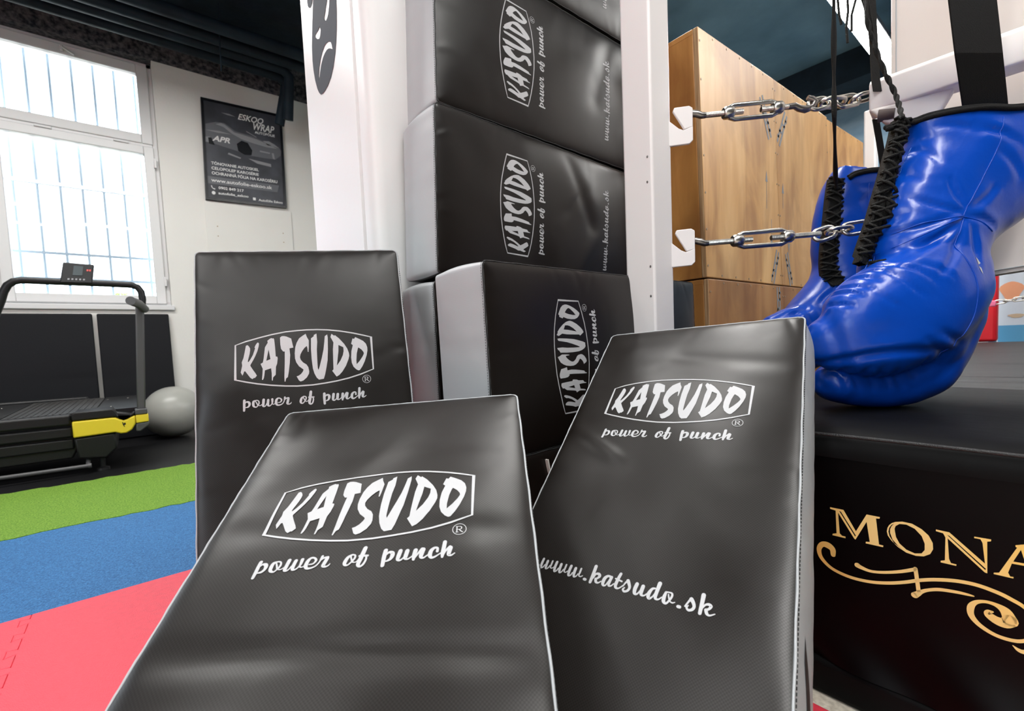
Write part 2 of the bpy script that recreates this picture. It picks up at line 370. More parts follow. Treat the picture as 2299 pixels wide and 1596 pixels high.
# emblem on the pier (flat paint)
EM = MB()
fill2(EM, [[(1.62058, 2.08971), (1.67438, 2.05444), (1.70317, 1.99485), (1.72134, 1.9494), (1.7393, 1.89695), (1.75824, 1.83212), (1.76241, 1.78778), (1.75876, 1.75114), (1.74792, 1.71129), (1.73066, 1.67467), (1.71425, 1.65316), (1.69649, 1.63924), (1.67524, 1.63466), (1.65169, 1.63455), (1.62261, 1.63838), (1.59132, 1.64882), (1.56209, 1.67005), (1.53821, 1.70064), (1.52213, 1.7341), (1.50973, 1.77383), (1.50313, 1.81605), (1.49816, 1.87386), (1.49566, 1.94259), (1.51114, 2.00758), (1.54775, 2.06722)], [(1.55121, 1.90517), (1.56267, 1.86503), (1.57649, 1.84656), (1.58836, 1.8383), (1.60239, 1.83689), (1.61439, 1.84609), (1.61602, 1.85504), (1.60722, 1.8636), (1.59394, 1.87747), (1.57438, 1.8979)], [(1.66507, 1.85273), (1.65756, 1.83662), (1.66625, 1.82188), (1.67641, 1.8177), (1.69358, 1.82487), (1.71312, 1.84001), (1.71845, 1.85069), (1.70114, 1.85068), (1.68244, 1.84977)], [(1.7057, 1.69227), (1.70748, 1.71016), (1.69724, 1.73094), (1.67983, 1.75078), (1.65668, 1.76449), (1.63381, 1.77066), (1.61267, 1.77083), (1.58998, 1.7641), (1.57035, 1.75302), (1.56295, 1.74028), (1.55805, 1.72359), (1.57412, 1.73426), (1.59095, 1.74268), (1.61043, 1.7481), (1.63154, 1.74768), (1.65221, 1.74296), (1.67528, 1.72901), (1.69263, 1.70901)]])
for lp in [[(1.77706, 2.02121), (1.77827, 1.99886), (1.77438, 1.9805), (1.75968, 1.96474), (1.74459, 1.96024), (1.72949, 1.96529), (1.7191, 1.97622), (1.71, 1.99888), (1.7343, 2.04702), (1.76442, 2.04814)]]: fill2(EM, [lp])
drape(EM, 'emblem', M['emblem'], lambda x, y: np.stack([np.full_like(x, .5735), x, y], 1), pier)

# ------------------------------------------------------------------ window bay
def window(name, x0, x1, grille_label=None):
    y0, y1 = 5.775, 5.845; f = MB()
    def fr(a, b_, c, d, w, yy0, yy1):     # rectangular frame a..b in x, c..d in z
        f.box((a, yy0, c), (a+w, yy1, d)); f.box((b_-w, yy0, c), (b_, yy1, d))
        f.box((a+w, yy0, c), (b_-w, yy1, c+w)); f.box((a+w, yy0, d-w), (b_-w, yy1, d))
    f.box((x0, 5.80, 1.28), (x0+.04, 5.87, 3.6)); f.box((x1-.04, 5.80, 1.28), (x1, 5.87, 3.6)); f.box((x0, 5.80, 3.56), (x1, 5.87, 3.6)); f.box((x0, 5.80, 1.25), (x1, 5.87, 1.29))
    f.box((x0+.04, 5.79, 2.78), (x1-.04, 5.87, 2.84))
    w = struct(f.build(name, M['frame_w'], bevel=.004))
    f = MB(); fr(x0+.035, x1-.035, 1.275, 2.80, .078, y0, 5.86); s1 = f.build('lower_sash', M['frame_w'], w, bevel=.006)
    f = MB(); fr(x0+.035, x1-.035, 2.825, 3.565, .085, y0, 5.86); f.build('upper_sash', M['frame_w'], w, bevel=.006)
    f = MB(); f.box((x0+.1, 5.818, 1.33), (x1-.1, 5.824, 2.74)); f.build('lower_glass', M['glass'], w)
    f = MB(); f.box((x0+.1, 5.818, 2.89), (x1-.1, 5.824, 3.50)); f.build('upper_glass', M['glass'], w)
    f = MB(); f.box((x0-.02, YF-.03, 1.205), (x1+.02, 5.80, 1.252)); f.build('window_sill', M['frame_w'], w, bevel=.006)
    f = MB()
    for z in (1.45, 2.60): f.box((x1-.042, 5.755, z), (x1-.022, 5.78, z+.09))
    for xx in (.28, .72): f.box((x0+(x1-x0)*xx, 5.758, 2.795), (x0+(x1-x0)*xx+.11, 5.78, 2.815))
    f.build('hinges', M['frame_w'], w, bevel=.003)
    return w
window('window_1', WX[1][0], WX[1][1]); window('fill_window_left', WX[0][0], WX[0][1])  # the second one is unseen, added for bluish daylight from the left
b = MB()
b.box((-.31, 5.745, 3.50), (-.29, 5.776, 3.545)); b.tube([(-.30, 5.75, 3.53), (-.245, 5.74, 3.495), (-.22, 5.745, 3.485)], .009, 6)
lt = b.build('window_latch', M['frame_w'], bpy.data.objects['window_1'], bevel=.003)
def grille(xs, y, label, zs, ztop):
    g = thing('window_grille', label, 'security bars', (xs[0], y, 1.2))
    for x in xs:
        m = MB(); m.tube([(x, y, 1.15), (x, y, ztop)], .0115, 8); m.build('bar', M['bars'], g, smooth=60)
    for z in zs:
        m = MB(); m.box((xs[0]-.15, y-.011, z-.012), (xs[-1]+.15, y-.001, z+.012)); m.build('rail', M['bars'], g)
grille([-.72+.1525*i for i in range(7)], 6.0, 'pale steel bars outside the window above the treadmill', (1.51, 1.745, 2.37), 3.75)
# planting outside, seen over the sill
def shrub(loc, rad, n, seed, label):
    rnd = random.Random(seed); t = thing('shrub', label, 'shrub', loc); mb = MB()
    for _ in range(n):
        a = rnd.uniform(0, 6.283); h = rnd.uniform(-1, 1); r = rad*(1-h*h)**.5*rnd.uniform(.6, 1)
        c = Vector((loc[0]+r*math.cos(a), loc[1]+r*math.sin(a)*.6, loc[2]+1.25+h*rad*.9)); s = rnd.uniform(.03, .06)
        u = Vector((rnd.uniform(-1, 1), rnd.uniform(-1, 1), rnd.uniform(-1, 1))).normalized(); v = u.orthogonal().normalized()
        mb.add([c-u*s, c+v*s*.45, c+u*s, c-v*s*.45], [(0, 1, 2, 3)])
    mb.build('foliage', M['leaf'], t)
    m = MB(); m.tube([loc, (loc[0]+.02, loc[1], loc[2]+1.3)], .03, 8); m.build('stem', M['ply_side'], t)
shrub((-.05, 8.3, .0), .42, 520, 4, 'small sunlit green shrub outside, right of the treadmill console'); shrub((-1.25, 8.6, .0), .38, 320, 5, 'small sunlit green shrub outside, left of the treadmill console')
b = MB(); b.box((-12, YF+.36, -.2), (12, 18, -.03)); struct(b.build('ground', M['concrete']))
# unseen side-wall window added to let in daylight: frame only
b = MB()
for y in (-1.8, -1.04, -.28): b.box((XL-.2, y, .9), (XL-.12, y+.08, 3.3))
for z in (.9, 3.22): b.box((XL-.2, -1.8, z), (XL-.12, -.2, z+.08))
struct(b.build('fill_window_side', M['frame_w']))
for nm, loc, rot, sx, sy in (('daylight_portal', (-.265, 5.9, 2.4), (math.radians(-90), 0, 0), 1.19, 2.4), ('daylight_portal', (-3.4, 5.9, 2.4), (math.radians(-90), 0, 0), 1.8, 2.4), ('daylight_portal', (XL-.1, -1.0, 2.1), (0, math.radians(-90), 0), 2.4, 1.6)):
    light_area(nm, loc, rot, sx, sy, 1, portal=True)

# ceiling lamps: slim LED battens hung under the ceiling, those out of frame added as fill
def batten(x0, x1, y, z, label, w=.17, fill_power=0):
    t = thing('ceiling_lamp', label, 'ceiling light', ((x0+x1)/2, y, z), 'long ceiling lamps')
    m = MB(); m.box((x0, y-w/2, z), (x1, y+w/2, z+.05)); m.build('housing', M['housing'], t, bevel=.008)
    m = MB(); m.box((x0+.015, y-w/2+.012, z-.012), (x1-.015, y+w/2-.012, z)); m.build('diffuser', M['frame_w'] if fill_power else M['lamp'], t)
    if fill_power:
        L_ = light_area('fill_light', ((x0+x1)/2, y, z-.0135), (0, 0, 0), x1-x0-.03, w-.024, fill_power*73*math.pi*(x1-x0-.03)*(w-.024), (1, .985, .955)); parent(L_, t)
    for x in (x0+.3, x1-.3):
        m = MB(); m.tube([(x, y, z+.05), (x, y, ZC)], .004, 6); m.build('hanger', M['housing'], t)
batten(4.4, 6.62, 1.262, 3.46, 'long bright ceiling lamp showing behind the hanging black laces', .20)
for (x0, x1, y, pw) in ((-.7, 1.6, -.9, 1), (-3.6, -1.3, .2, .7), (-3.4, -1.1, -1.3, .47), (3.0, 5.3, -.6, 1), (-1.6, .7, 3.75, .95), (-1.7, .4, 1.75, .2), (4.6, 6.6, -2.0, 1), (.7, 2.5, 1.33, 1)):
    m = MB(); batten(x0, x1, y, 3.46, 'unseen fill lamp added under the ceiling, out of frame', .20, pw)

# dark service pipes under the ceiling along the window wall
for i, y in enumerate((5.30, 5.14, 5.00, 4.80)):
    x1 = 1.40 if i < 2 else 5.5
    pts = [(XL+.02, y, 3.6), (x1-.08, y, 3.6), (x1-.02, y, 3.59)]
    if i < 2: pts += [(x1+.03, y+.02, 3.56), (x1+.035, y+.04, 3.50), (x1-.02+.05*i, y+.14, 3.17)]
    m = MB(); m.tube(pts, .047 if i != 3 else .055, 16)
    o = m.build('service_pipe', M['navy'], smooth=50)
    tag(o, ['dark pipe nearest the window wall, bent down beside the poster', 'dark bent pipe second from the window wall', 'straight dark ceiling pipe third from the window wall', 'thickest dark ceiling pipe, farthest from the window wall'][i], 'pipe', 'pipes under the ceiling')
m = MB(); m.tube([(0.79962, 4.86, 3.83978), (0.78788, 4.86, 3.52543), (0.78279, 4.86, 3.25726)], .006, 6); m.box((1.02-.18, 4.85, 3.94), (1.02-.10, 4.91, 4.0))
tag(m.build('pipe_hanger', M['navy']), 'thin dark hanger strap holding the ceiling pipes', 'hanger')

# wall board and poster
bq = [(0.67071, 5.7, 2.32268), (1.54551, 5.7, 2.35525)]
t = thing('wall_board', 'plain white board screwed to the wall below the poster', 'board', (1.08, 5.69, 1.3))
m = MB(); m.box((.672, 5.686, 1.15), (1.50, 5.6995, 2.33)); m.build('board', M['wall'], t, bevel=.002)
m = MB()
for x in (.77, 1.40):
    for z in (1.98, 2.08): m = MB(); m.tube([(x, 5.687, z), (x, 5.684, z)], .006, 8); m.build('screw', M['screw'], t)
PO = [np.array(v) for v in ((0.70886, 5.66, 3.35717), (1.46461, 5.66, 3.38245), (0.683, 5.66, 2.33659), (1.45135, 5.66, 2.36142))]
def pst(s, t_, d=0.):
    s = np.asarray(s, float)[..., None]; t_ = np.asarray(t_, float)[..., None]
    p = PO[0]*(1-s)*(1-t_)+PO[1]*s*(1-t_)+PO[2]*(1-s)*t_+PO[3]*s*t_
    return p-np.array([0, d, 0])
poster = thing('framed_poster', 'black framed car wrapping poster on the white wall beside the window', 'poster', tuple((PO[2]+PO[3])/2))
m = MB()
for (a0, b0, a1, b1) in ((0, 0, 1, .022), (0, .978, 1, 1), (0, .022, .03, .978), (.97, .022, 1, .978)):
    q = [pst(*p, 0) for p in ((a0, b0), (a1, b0), (a1, b1), (a0, b1))]
    m.hexa([p+np.array([0, .037, 0]) for p in q], q)
m.build('frame', M['post_frame'], poster)
m = MB(); q = [pst(*p, -.012) for p in ((.02, .015), (.98, .015), (.98, .985), (.02, .985))]; m.hexa([p+np.array([0, .02, 0]) for p in q], q); m.build('print_sheet', M['post_sheet'], poster)
def zs(x, y):
    s = .5; t_ = .5
    for _ in range(8):
        s = (x-(50+85*t_))/(1045-12*t_); t_ = (y-(88+257*s))/(1312-122*s)
    return s, t_
def pposter(polys, name, material, d):
  for lp in polys:
    mb = MB(); fill2(mb, [[zs(*p) for p in lp]])
    drape(mb, name, material, lambda x, y: pst(x, y, d), poster)
pposter([[(115, 425), (240, 403), (340, 420), (480, 528), (700, 598), (880, 680), (1060, 752), (1095, 800), (1085, 860), (1010, 905), (860, 880), (700, 850), (560, 800), (330, 720), (120, 640)]], 'car_picture', M['ink2'], -.011)
pposter([[(235, 432), (300, 420), (345, 440), (470, 545), (560, 570), (760, 640), (900, 700), (1040, 770), (900, 745), (720, 690), (560, 630), (440, 560), (330, 470)],
         [(118, 590), (165, 590), (190, 630), (205, 675), (120, 655)], [(840, 660), (920, 668), (1000, 712), (1060, 760), (900, 715)], [(800, 780), (940, 815), (935, 830), (800, 800)], [(960, 820), (990, 825), (1005, 905), (975, 890)],
         [(400, 800), (560, 870), (545, 882), (390, 820)], [(650, 880), (950, 960), (955, 998), (770, 950)], [(300, 285), (400, 305), (480, 345), (380, 320)], [(110, 500), (280, 520), (440, 570), (270, 545)], [(615, 525), (760, 610), (750, 614), (625, 540)]], 'light_streak', M['ink3'], -.0105)
pposter([[(500, 690), (560, 650), (640, 680), (700, 780), (690, 840), (600, 830), (520, 780)], [(150, 600), (190, 605), (230, 700), (160, 680)]], 'wheel_picture', M['post_frame'], -.0102)
pposter([[(152, 1095), (1062, 1238), (1040, 1325), (160, 1190)]], 'web_banner', M['ink2'], -.0108)
for s_, x0, x1, base, cap, sh, bo in (('ESKOO', .43, .755, .142, .062, .35, .02), ('WRAP', .62, .895, .215, .075, .3, .02), ('AUTOFÓLIE', .635, .895, .252, .033, 0, .02), ('APR', .11, .32, .405, .055, .3, .03),
        ('TÓNOVANIE AUTOSKIEL', .085, .66, .643, .036, 0, .02), ('CELOPOLEP KAROSÉRIE', .085, .655, .692, .036, 0, .02), ('OCHRANNÁ FÓLIA NA KAROSÉRIU', .085, .895, .742, .038, 0, .02),
        ('www.autofolie-eskoo.sk', .075, .82, .815, .036, 0, .015), ('0902 849 217', .155, .455, .882, .028, 0, .02), ('autofolie_eskoo', .15, .51, .938, .03, 0, .02), ('Autofólie Eskoo', .635, .95, .957, .026, 0, .02)):
    v, fs = text_shape(s_, sh, bo); mb = MB(); mb.add([(p[0], p[1], 0) for p in v], fs)
    drape(mb, 'lettering', M['ink1'], lambda x, y: pst(x0+(x1-x0)*x, base-cap*y, -.0095), poster)
for k in range(3):
    mb = MB()
    if k == 0: mb.add([(.565+.035*p[0], .925+.028*p[1], 0) for p in ((0, 0), (1, 0), (1, 1), (0, 1))], [(0, 1, 2, 3)])
    elif k == 1: mb.add([(.095+.022*math.cos(a*.5236), .925+.018*math.sin(a*.5236), 0) for a in range(12)], [tuple(range(12))])
    else: ribbon2(mb, smooth_stroke([(.075, .858, .012), (.08, .872, .008), (.095, .882, .008), (.11, .885, .012)]))
    drape(mb, 'contact_icon', M['ink1'], lambda x, y: pst(x, y, -.0096), poster)

# charcoal mats leaning under the window
for x0, x1, lab in ((-1.95, -.266, 'wider charcoal mat leaning on the wall under the window'), (-.236, .293, 'narrow charcoal mat leaning on the wall beside the silver ball')):
    m = MB(); n = 2
    A = [(x0, 5.585, .0), (x1, 5.585, .0), (x1, 5.652, 1.165), (x0, 5.652, 1.165)]; B = [(p[0], p[1]+.035, p[2]) for p in A]
    m.hexa(B, A); tag(m.build('leaning_mat', M['mat_dark'], bevel=.012, seg=3), lab, 'mat', 'mats leaning under the window')
# silver exercise ball
m = MB(); m.ball((.252, 5.325, .234), .237, 48, 32, (1, 1, .985)); ob = m.build('exercise_ball', M['ballmat'], smooth=180)
tag(ob, 'silver exercise ball on the black rubber floor beside the treadmill', 'exercise ball')

# ------------------------------------------------------------------ treadmill
tm = thing('treadmill', 'black and yellow treadmill standing in front of the window', 'treadmill', (-.4, 4.5, 0))
ya, yb = 4.15, 4.95
def slab(pr, y0, y1, name, m_, bev=.01, zb=None):   # profile in x,z extruded in y
    q = MB(); q.hexa([(x, y0, z) for x, z in pr], [(x, y1, z) for x, z in pr]); return q.build(name, m_, tm, bevel=bev)
slab([(-1.75, .10), (-.36, .10), (-.33, .16), (-.33, .25), (-1.75, .25)], ya+.04, yb-.04, 'base_frame', M['tm_black'])
slab([(-1.75, .335), (-.345, .322), (-.345, .395), (-1.75, .405)], ya, ya+.06, 'side_panel', M['tm_black'], .014)
slab([(-1.75, .255), (-.345, .243), (-.345, .312), (-1.75, .325)], ya+.008, ya+.06, 'side_panel', M['tm_black'], .012)
slab([(-1.75, .17), (-.345, .165), (-.345, .232), (-1.75, .245)], ya+.018, ya+.06, 'side_panel', M['tm_black'], .01)
slab([(-1.75, .35), (-.3, .35), (-.3, .46), (-1.75, .47)], yb-.05, yb, 'side_panel', M['tm_black'], .012)
def deckz(y): return .396+(y-ya)*.062
for nm, pl, mm in (('belt', [(-.668, ya+.05), (-.235, ya+.05), (-.20, yb-.05), (-.60, yb-.05)], 'tm_belt'), ('end_plate', [(-.228, ya+.05), (.00, ya+.05), (.0, yb-.05), (-.193, yb-.05)], 'tm_black'), ('end_plate', [(-1.75, ya+.05), (-.675, ya+.05), (-.607, yb-.05), (-1.7, yb-.05)], 'tm_black')):
    q = MB(); q.hexa([(x, y, deckz(y)-.05) for x, y in pl], [(x, y, deckz(y)) for x, y in pl])
    if nm == 'belt':
        for k in range(1, 13):
            f_ = k/13; x0 = -.668+.433*f_; x1 = -.60+.40*f_; q.hexa([(x0-.004, ya+.055, deckz(ya+.055)), (x0+.004, ya+.055, deckz(ya+.055)), (x1+.004, yb-.055, deckz(yb-.055)), (x1-.004, yb-.055, deckz(yb-.055))], [(x0-.004, ya+.055, deckz(ya+.055)+.003), (x0+.004, ya+.055, deckz(ya+.055)+.003), (x1+.004, yb-.055, deckz(yb-.055)+.003), (x1-.004, yb-.055, deckz(yb-.055)+.003)])
    q.build(nm, M[mm], tm)
for x, y in ((-.18, 4.75), (-.06, 4.75), (-.15, 4.35), (-.74, 4.75), (-.86, 4.75), (-.78, 4.35)): q = MB(); q.ball((x, y, deckz(y)+.001), .007, 8, 6, (1, 1, .4)); q.build('screw', M['zinc'], tm, smooth=60)
Y0 = ya-.035
yel_top = [(-.342, .350), (-.146, .350), (-.125, .348), (-.105, .334), (-.085, .325), (-.065, .330), (-.045, .342), (-.022, .352)]
yel_bot = [(-.022, .295), (-.045, .255), (-.075, .236), (-.105, .236), (-.135, .250), (-.342, .243)]
slab(yel_top+yel_bot, Y0, Y0+.10, 'yellow_cover', M['tm_yellow'], .008)
slab([(-.342, .356), (-.342, .395), (-.325, .408), (-.14, .408), (-.125, .398), (-.11, .360), (-.085, .333), (-.06, .345), (-.035, .372), (-.022, .376), (-.022, .358), (-.045, .348), (-.065, .336), (-.085, .331), (-.105, .340), (-.125, .354), (-.146, .356)], Y0, yb-.3, 'top_cover', M['tm_black'], .006)
slab([(-.342, .237), (-.135, .244), (-.13, .14), (-.19, .08), (-.33, .10)], Y0+.02, yb-.02, 'lower_housing', M['tm_black'], .012)
slab([(-.12, .25), (-.075, .23), (-.03, .27), (-.02, .36), (-.14, .39), (-.14, .25)], Y0+.03, yb-.1, 'motor_cover', M['tm_black'], .012)
slab([(-.02, .296), (.05, .300), (.05, .352), (-.02, .352)], Y0-.01, Y0+.1, 'nose_cover', M['tm_yellow'], .006)
slab([(-.022, .355), (.046, .355), (.046, .392), (-.022, .392)], Y0-.012, Y0+.1, 'upright_socket', M['tm_grey'], .006)
slab([(-.025, .24), (.0, .235), (.05, .275), (.05, .298), (-.02, .294)], Y0-.005, Y0+.1, 'nose_underside', M['tm_grey'], .008)
q = MB(); q.box((-.024, -.02, 0), (.024, .03, .75)); o = q.build('upright', M['tm_grey'], tm, bevel=.008)
o.data.transform(Matrix.Translation((.013, ya, .37)) @ Matrix.Rotation(math.radians(3.4), 4, 'Y'))
pts = [(0.06468, 4.15, 1.06709), (0.07581, 4.15, 1.1542), (0.07226, 4.15, 1.20676), (0.05502, 4.15, 1.23695), (0.02481, 4.15, 1.25098), (-0.10518, 4.15, 1.25402), (-0.32166, 4.15, 1.2552), (-0.50459, 4.15, 1.25708), (-0.5395, 4.15, 1.24711), (-0.56557, 4.15, 1.22418), (-0.58538, 4.15, 1.18286), (-0.60053, 4.15, 1.12849), (-0.62395, 4.15, 1.06082), (-0.67585, 4.15, 0.90039), (-0.7629, 4.15, 0.4525)]
q = MB(); q.tube(pts, .021, 14, up=(0, 1, 0)); q.build('hand_rail', M['tm_black'], tm, smooth=60)
q = MB(); q.tube([(0.08317, 4.15, 1.08595), (0.05041, 4.05, 1.11351), (0.00936, 3.92, 1.12108)], [.026, .028, .028], 16); q.build('grip_handle', M['tm_grey'], tm, smooth=50)
c0 = [(-0.33189, 4.12, 1.24805), (-0.17757, 4.12, 1.24979), (-0.16176, 4.17, 1.38085), (-0.3116, 4.17, 1.38704)]
con = MB(); con.hexa([(p[0], p[1]+.05, p[2]) for p in c0], c0); con = con.build('console', M['tm_black'], tm, bevel=.006)
def cq(a, b_, d): 
    p = [np.array(v) for v in c0]; return p[0]*(1-a)*(1-b_)+p[1]*a*(1-b_)+p[2]*a*b_+p[3]*(1-a)*b_-np.array([0, d, 0])
q = MB(); q.add([cq(.36, .38, .002), cq(.66, .38, .002), cq(.66, .86, .002), cq(.36, .86, .002)], [(0, 1, 2, 3)]); q.build('screen', M['screen'], con)
q = MB()
for a in (.78, .86): q.add([cq(a, .62, .002), cq(a+.06, .62, .002), cq(a+.06, .72, .002), cq(a, .72, .002)], [(0, 1, 2, 3)])
q.build('red_keys', M['red_led'], con)
q = MB()
for k in range(5): q.add([cq(.22+k*.12, .14, .002), cq(.28+k*.12, .14, .002), cq(.28+k*.12, .22, .002), cq(.22+k*.12, .22, .002)], [(0, 1, 2, 3)])
q.build('console_keys', M['ink3'], con)
q = MB(); q.tube([(-1.5, ya-.03, .062), (-.285, ya-.03, .048)], .013, 12); q.tube([(-.285, ya-.03, .048), (-.268, ya-.03, .048)], .017, 12); q.build('lower_bar', M['tm_grey'], tm, smooth=50)
q = MB(); q.tube([(-.285, ya-.03, .05), (-.285, ya+.1, .11)], .012, 8); q.build('bar_bracket', M['tm_grey'], tm)
for x, y in ((-.215, ya+.04), (-1.6, ya+.04), (-.215, yb-.05), (-1.6, yb-.05)):
    q = MB(); q.tube([(x, y, -.004), (x, y, .012), (x, y, .02), (x, y, .11)], [.036, .034, .014, .014], 20); q.build('foot', M['tm_black'], tm, smooth=40)
mb = MB(); ribbon2(mb, smooth_stroke([(-.092, .312, .004), (-.088, .295, .006), (-.083, .28, .003)])); mb.add([(-.081+.006*math.cos(a), .30+.008*math.sin(a), 0) for a in np.arange(0, 6.2, .6)], [tuple(range(11))])
drape(mb, 'lettering', M['tm_black'], lambda x, y: np.stack([x, np.full_like(x, Y0-.0006), y], 1), tm)

# ------------------------------------------------------------------ red interlocking foam mats
def jig(n=11, amp=.028):
    out = []
    for k in range(n*8+1):
        t_ = k/(n*8); ph = (t_*n) % 1
        off = amp if ph < .5 else -amp
        lean = (.012 if off > 0 else -.012)*(1 if .0 < ph < .5 else -1)
        out.append((t_, off, 0))
    return out
def jig_edge(p, q, teeth):
    """points from p to q with dovetail teeth"""
    p = np.array(p); q = np.array(q); d = q-p; L = np.linalg.norm(d); d /= L; nn = np.array([-d[1], d[0]])
    if not teeth: return [tuple(p)]
    n = 11; a = .021; pts = [tuple(p)]; w = L/n
    for k in range(n):
        s0 = k*w; 
        for f_, h in ((.22, 0), (.14, a), (.60, a), (.52, 0)):
            pts.append(tuple(p+d*(s0+(f_+.13)*w)+nn*h))
    return pts
def foam(x0, x1, y0, y1, tl, label, left, right, front):
    pts = []
    e = jig_edge((x0, y0), (x1, y0), front); pts += e
    e = jig_edge((x1, y0), (x1, y1), right); pts += e
    pts += [(x1, y1)]
    le = jig_edge((x0, y0), (x0, y1), left)
    pts += [(x0, y1)]+le[:0:-1] if left else [(x0, y1)]
    lo = MB(); 
    mb = MB(); fill2(mb, [pts])
    n = len(pts); top = MB()
    top.add([(v[0], v[1], -.0005) for v in mb.v], mb.f)
    vs = [(p[0], p[1], -.0005) for p in pts]+[(p[0], p[1], -.02) for p in pts]
    top.add(vs, [(i, (i+1) % n, n+(i+1) % n, n+i) for i in range(n)])
    o = top.build('foam_mat', M['foam_red'], merge=True, bevel=.0028, seg=2)
    return tag(o, label, 'foam mat', 'red interlocking floor mats')
SX = -0.28832
foam(SX-1, SX, .945, 1.945, 0, 'red foam mat left of the toothed seam, beside the blue rubber', False, True, True)
foam(SX, 1.0, .945, 1.945, 0, 'red foam mat right of the toothed seam, under the leaning shields', True, False, True)
foam(SX-1, SX, -.055, .945, 0, 'red foam mat nearest the camera at the left edge', False, True, False)
foam(SX, 1.0, -.055, .945, 0, 'red foam mat whose corner shows beside the ring skirt', True, False, False)
foam(-3.36, SX-1, -.055, 1.945, 0, 'red foam mat beyond the left edge of the picture', False, False, False)

# ------------------------------------------------------------------ strike shields
LOGO = [[[(-.2765,.5226),(-.2694,.52),(-.2634,.5266),(-.2585,.5372),(-.2582,.5475),(-.2611,.5677),(-.268,.5956),(-.2701,.6066),(-.267,.6083),(-.2593,.5974),(-.2463,.573),(-.2356,.539),(-.2381,.5347),(-.2343,.5247),(-.2268,.5128),(-.2223,.5094),(-.2175,.5156),(-.2194,.5299),(-.2264,.5561),(-.236,.5799),(-.2454,.5995),(-.2592,.6247),(-.2585,.6298),(-.247,.652),(-.237,.6689),(-.2318,.681),(-.2409,.6922),(-.2443,.6907),(-.2518,.6966),(-.2611,.6887),(-.2752,.6655),(-.2826,.6538),(-.287,.6554),(-.2898,.6651),(-.2944,.6753),(-.3017,.6591),(-.2948,.6246),(-.2965,.6074),(-.2886,.5858),(-.2826,.5558)]],[[(-.1792,.5038),(-.169,.4951),(-.1607,.4909),(-.1554,.4939),(-.1508,.4922),(-.1478,.4997),(-.1453,.5375),(-.1437,.5894),(-.1366,.591),(-.1355,.6004),(-.1389,.6268),(-.145,.6437),(-.1475,.6842),(-.1596,.6962),(-.1619,.7121),(-.166,.7117),(-.1653,.6734),(-.1672,.6485),(-.1953,.657),(-.1989,.6845),(-.2015,.6963),(-.2058,.7049),(-.2098,.7036),(-.2063,.6697),(-.2047,.6476),(-.2136,.6225),(-.2033,.6163),(-.1995,.5992),(-.1911,.5372),(-.1778,.5143)],[(-.1749,.5498),(-.1684,.6014),(-.1874,.6084)]],[[(-.1207,.4911),(-.1122,.4843),(-.1012,.4844),(-.0903,.4879),(-.0688,.5),(-.0609,.549),(-.0794,.5518),(-.0774,.5864),(-.0812,.6297),(-.0877,.6743),(-.0929,.7014),(-.1009,.7068),(-.1053,.7236),(-.1088,.7222),(-.1087,.6989),(-.1042,.6277),(-.1015,.5668),(-.1093,.5656),(-.1178,.552),(-.1205,.5289)]],[[(.0003,.4791),(.005,.4966),(.0134,.5153),(.0116,.5555),(.0091,.5775),(.0058,.5773),(.0044,.555),(.0024,.5453),(-.0083,.554),(-.0203,.57),(-.0296,.5881),(-.0327,.6025),(-.03,.6153),(-.0197,.6307),(-.0037,.6435),(.0039,.6577),(.0069,.6808),(.0048,.693),(-.0054,.7106),(-.0228,.7254),(-.0349,.7293),(-.0428,.7234),(-.0526,.7011),(-.0434,.6984),(-.032,.6906),(-.0231,.6791),(-.019,.6706),(-.0215,.6658),(-.0391,.6498),(-.0509,.6281),(-.0558,.6069),(-.0559,.5798),(-.0516,.5466),(-.044,.5239),(-.0317,.5015),(-.0162,.4898)]],[[(.0247,.5054),(.0382,.4952),(.0389,.4882),(.0519,.4811),(.0525,.503),(.0531,.5267),(.0492,.5669),(.0481,.6196),(.0481,.6678),(.0507,.6774),(.057,.6602),(.0712,.611),(.0813,.5693),(.0877,.527),(.0914,.4982),(.1035,.4893),(.1053,.5067),(.1022,.5709),(.097,.63),(.0884,.6713),(.0807,.7041),(.0734,.7252),(.0511,.7278),(.0406,.7169),(.0307,.6933),(.0248,.6657),(.0219,.6175),(.0215,.5648)]],[[(.1245,.4874),(.1377,.4992),(.1408,.4957),(.16,.5148),(.1832,.5468),(.1969,.5738),(.203,.598),(.2039,.6131),(.1986,.632),(.1846,.6649),(.1651,.6949),(.1485,.7124),(.1351,.7195),(.1158,.6874),(.1224,.6796),(.1239,.6365),(.1265,.5728),(.1314,.5355),(.1248,.5189),(.1186,.5044)],[(.1546,.5508),(.178,.5648),(.1781,.5853),(.1732,.6064),(.1596,.6352),(.1405,.6611),(.1439,.6381),(.1523,.5855)]],[[(.2268,.5195),(.2345,.5226),(.2408,.5128),(.2599,.5239),(.2789,.5363),(.2916,.5525),(.297,.5727),(.2966,.5901),(.2905,.6157),(.2779,.6493),(.2639,.676),(.2507,.6941),(.2437,.6956),(.2334,.6894),(.2208,.6744),(.2137,.6525),(.2126,.6224),(.2164,.5883),(.2257,.5565),(.2178,.5483)],[(.2523,.5704),(.2672,.5835),(.2761,.5972),(.2774,.606),(.2703,.6206),(.2546,.6431),(.2374,.662),(.237,.6416),(.2419,.6032),(.2488,.5778)]]]
FRAME = [(-.3234,.5171),(-.2759,.5006),(-.2188,.486),(-.1591,.4727),(-.0947,.4622),(-.0371,.4589),(.0058,.4578),(.0573,.4596),(.107,.4643),(.1628,.4736),(.2307,.4894),(.2795,.5037),(.3207,.5167),(.3181,.6936),(.2529,.7166),(.1933,.7323),(.135,.7424),(.078,.7484),(.0218,.7522),(-.0514,.7511),(-.1071,.7452),(-.169,.7355),(-.23,.7226),(-.2815,.7087),(-.3257,.6946)]
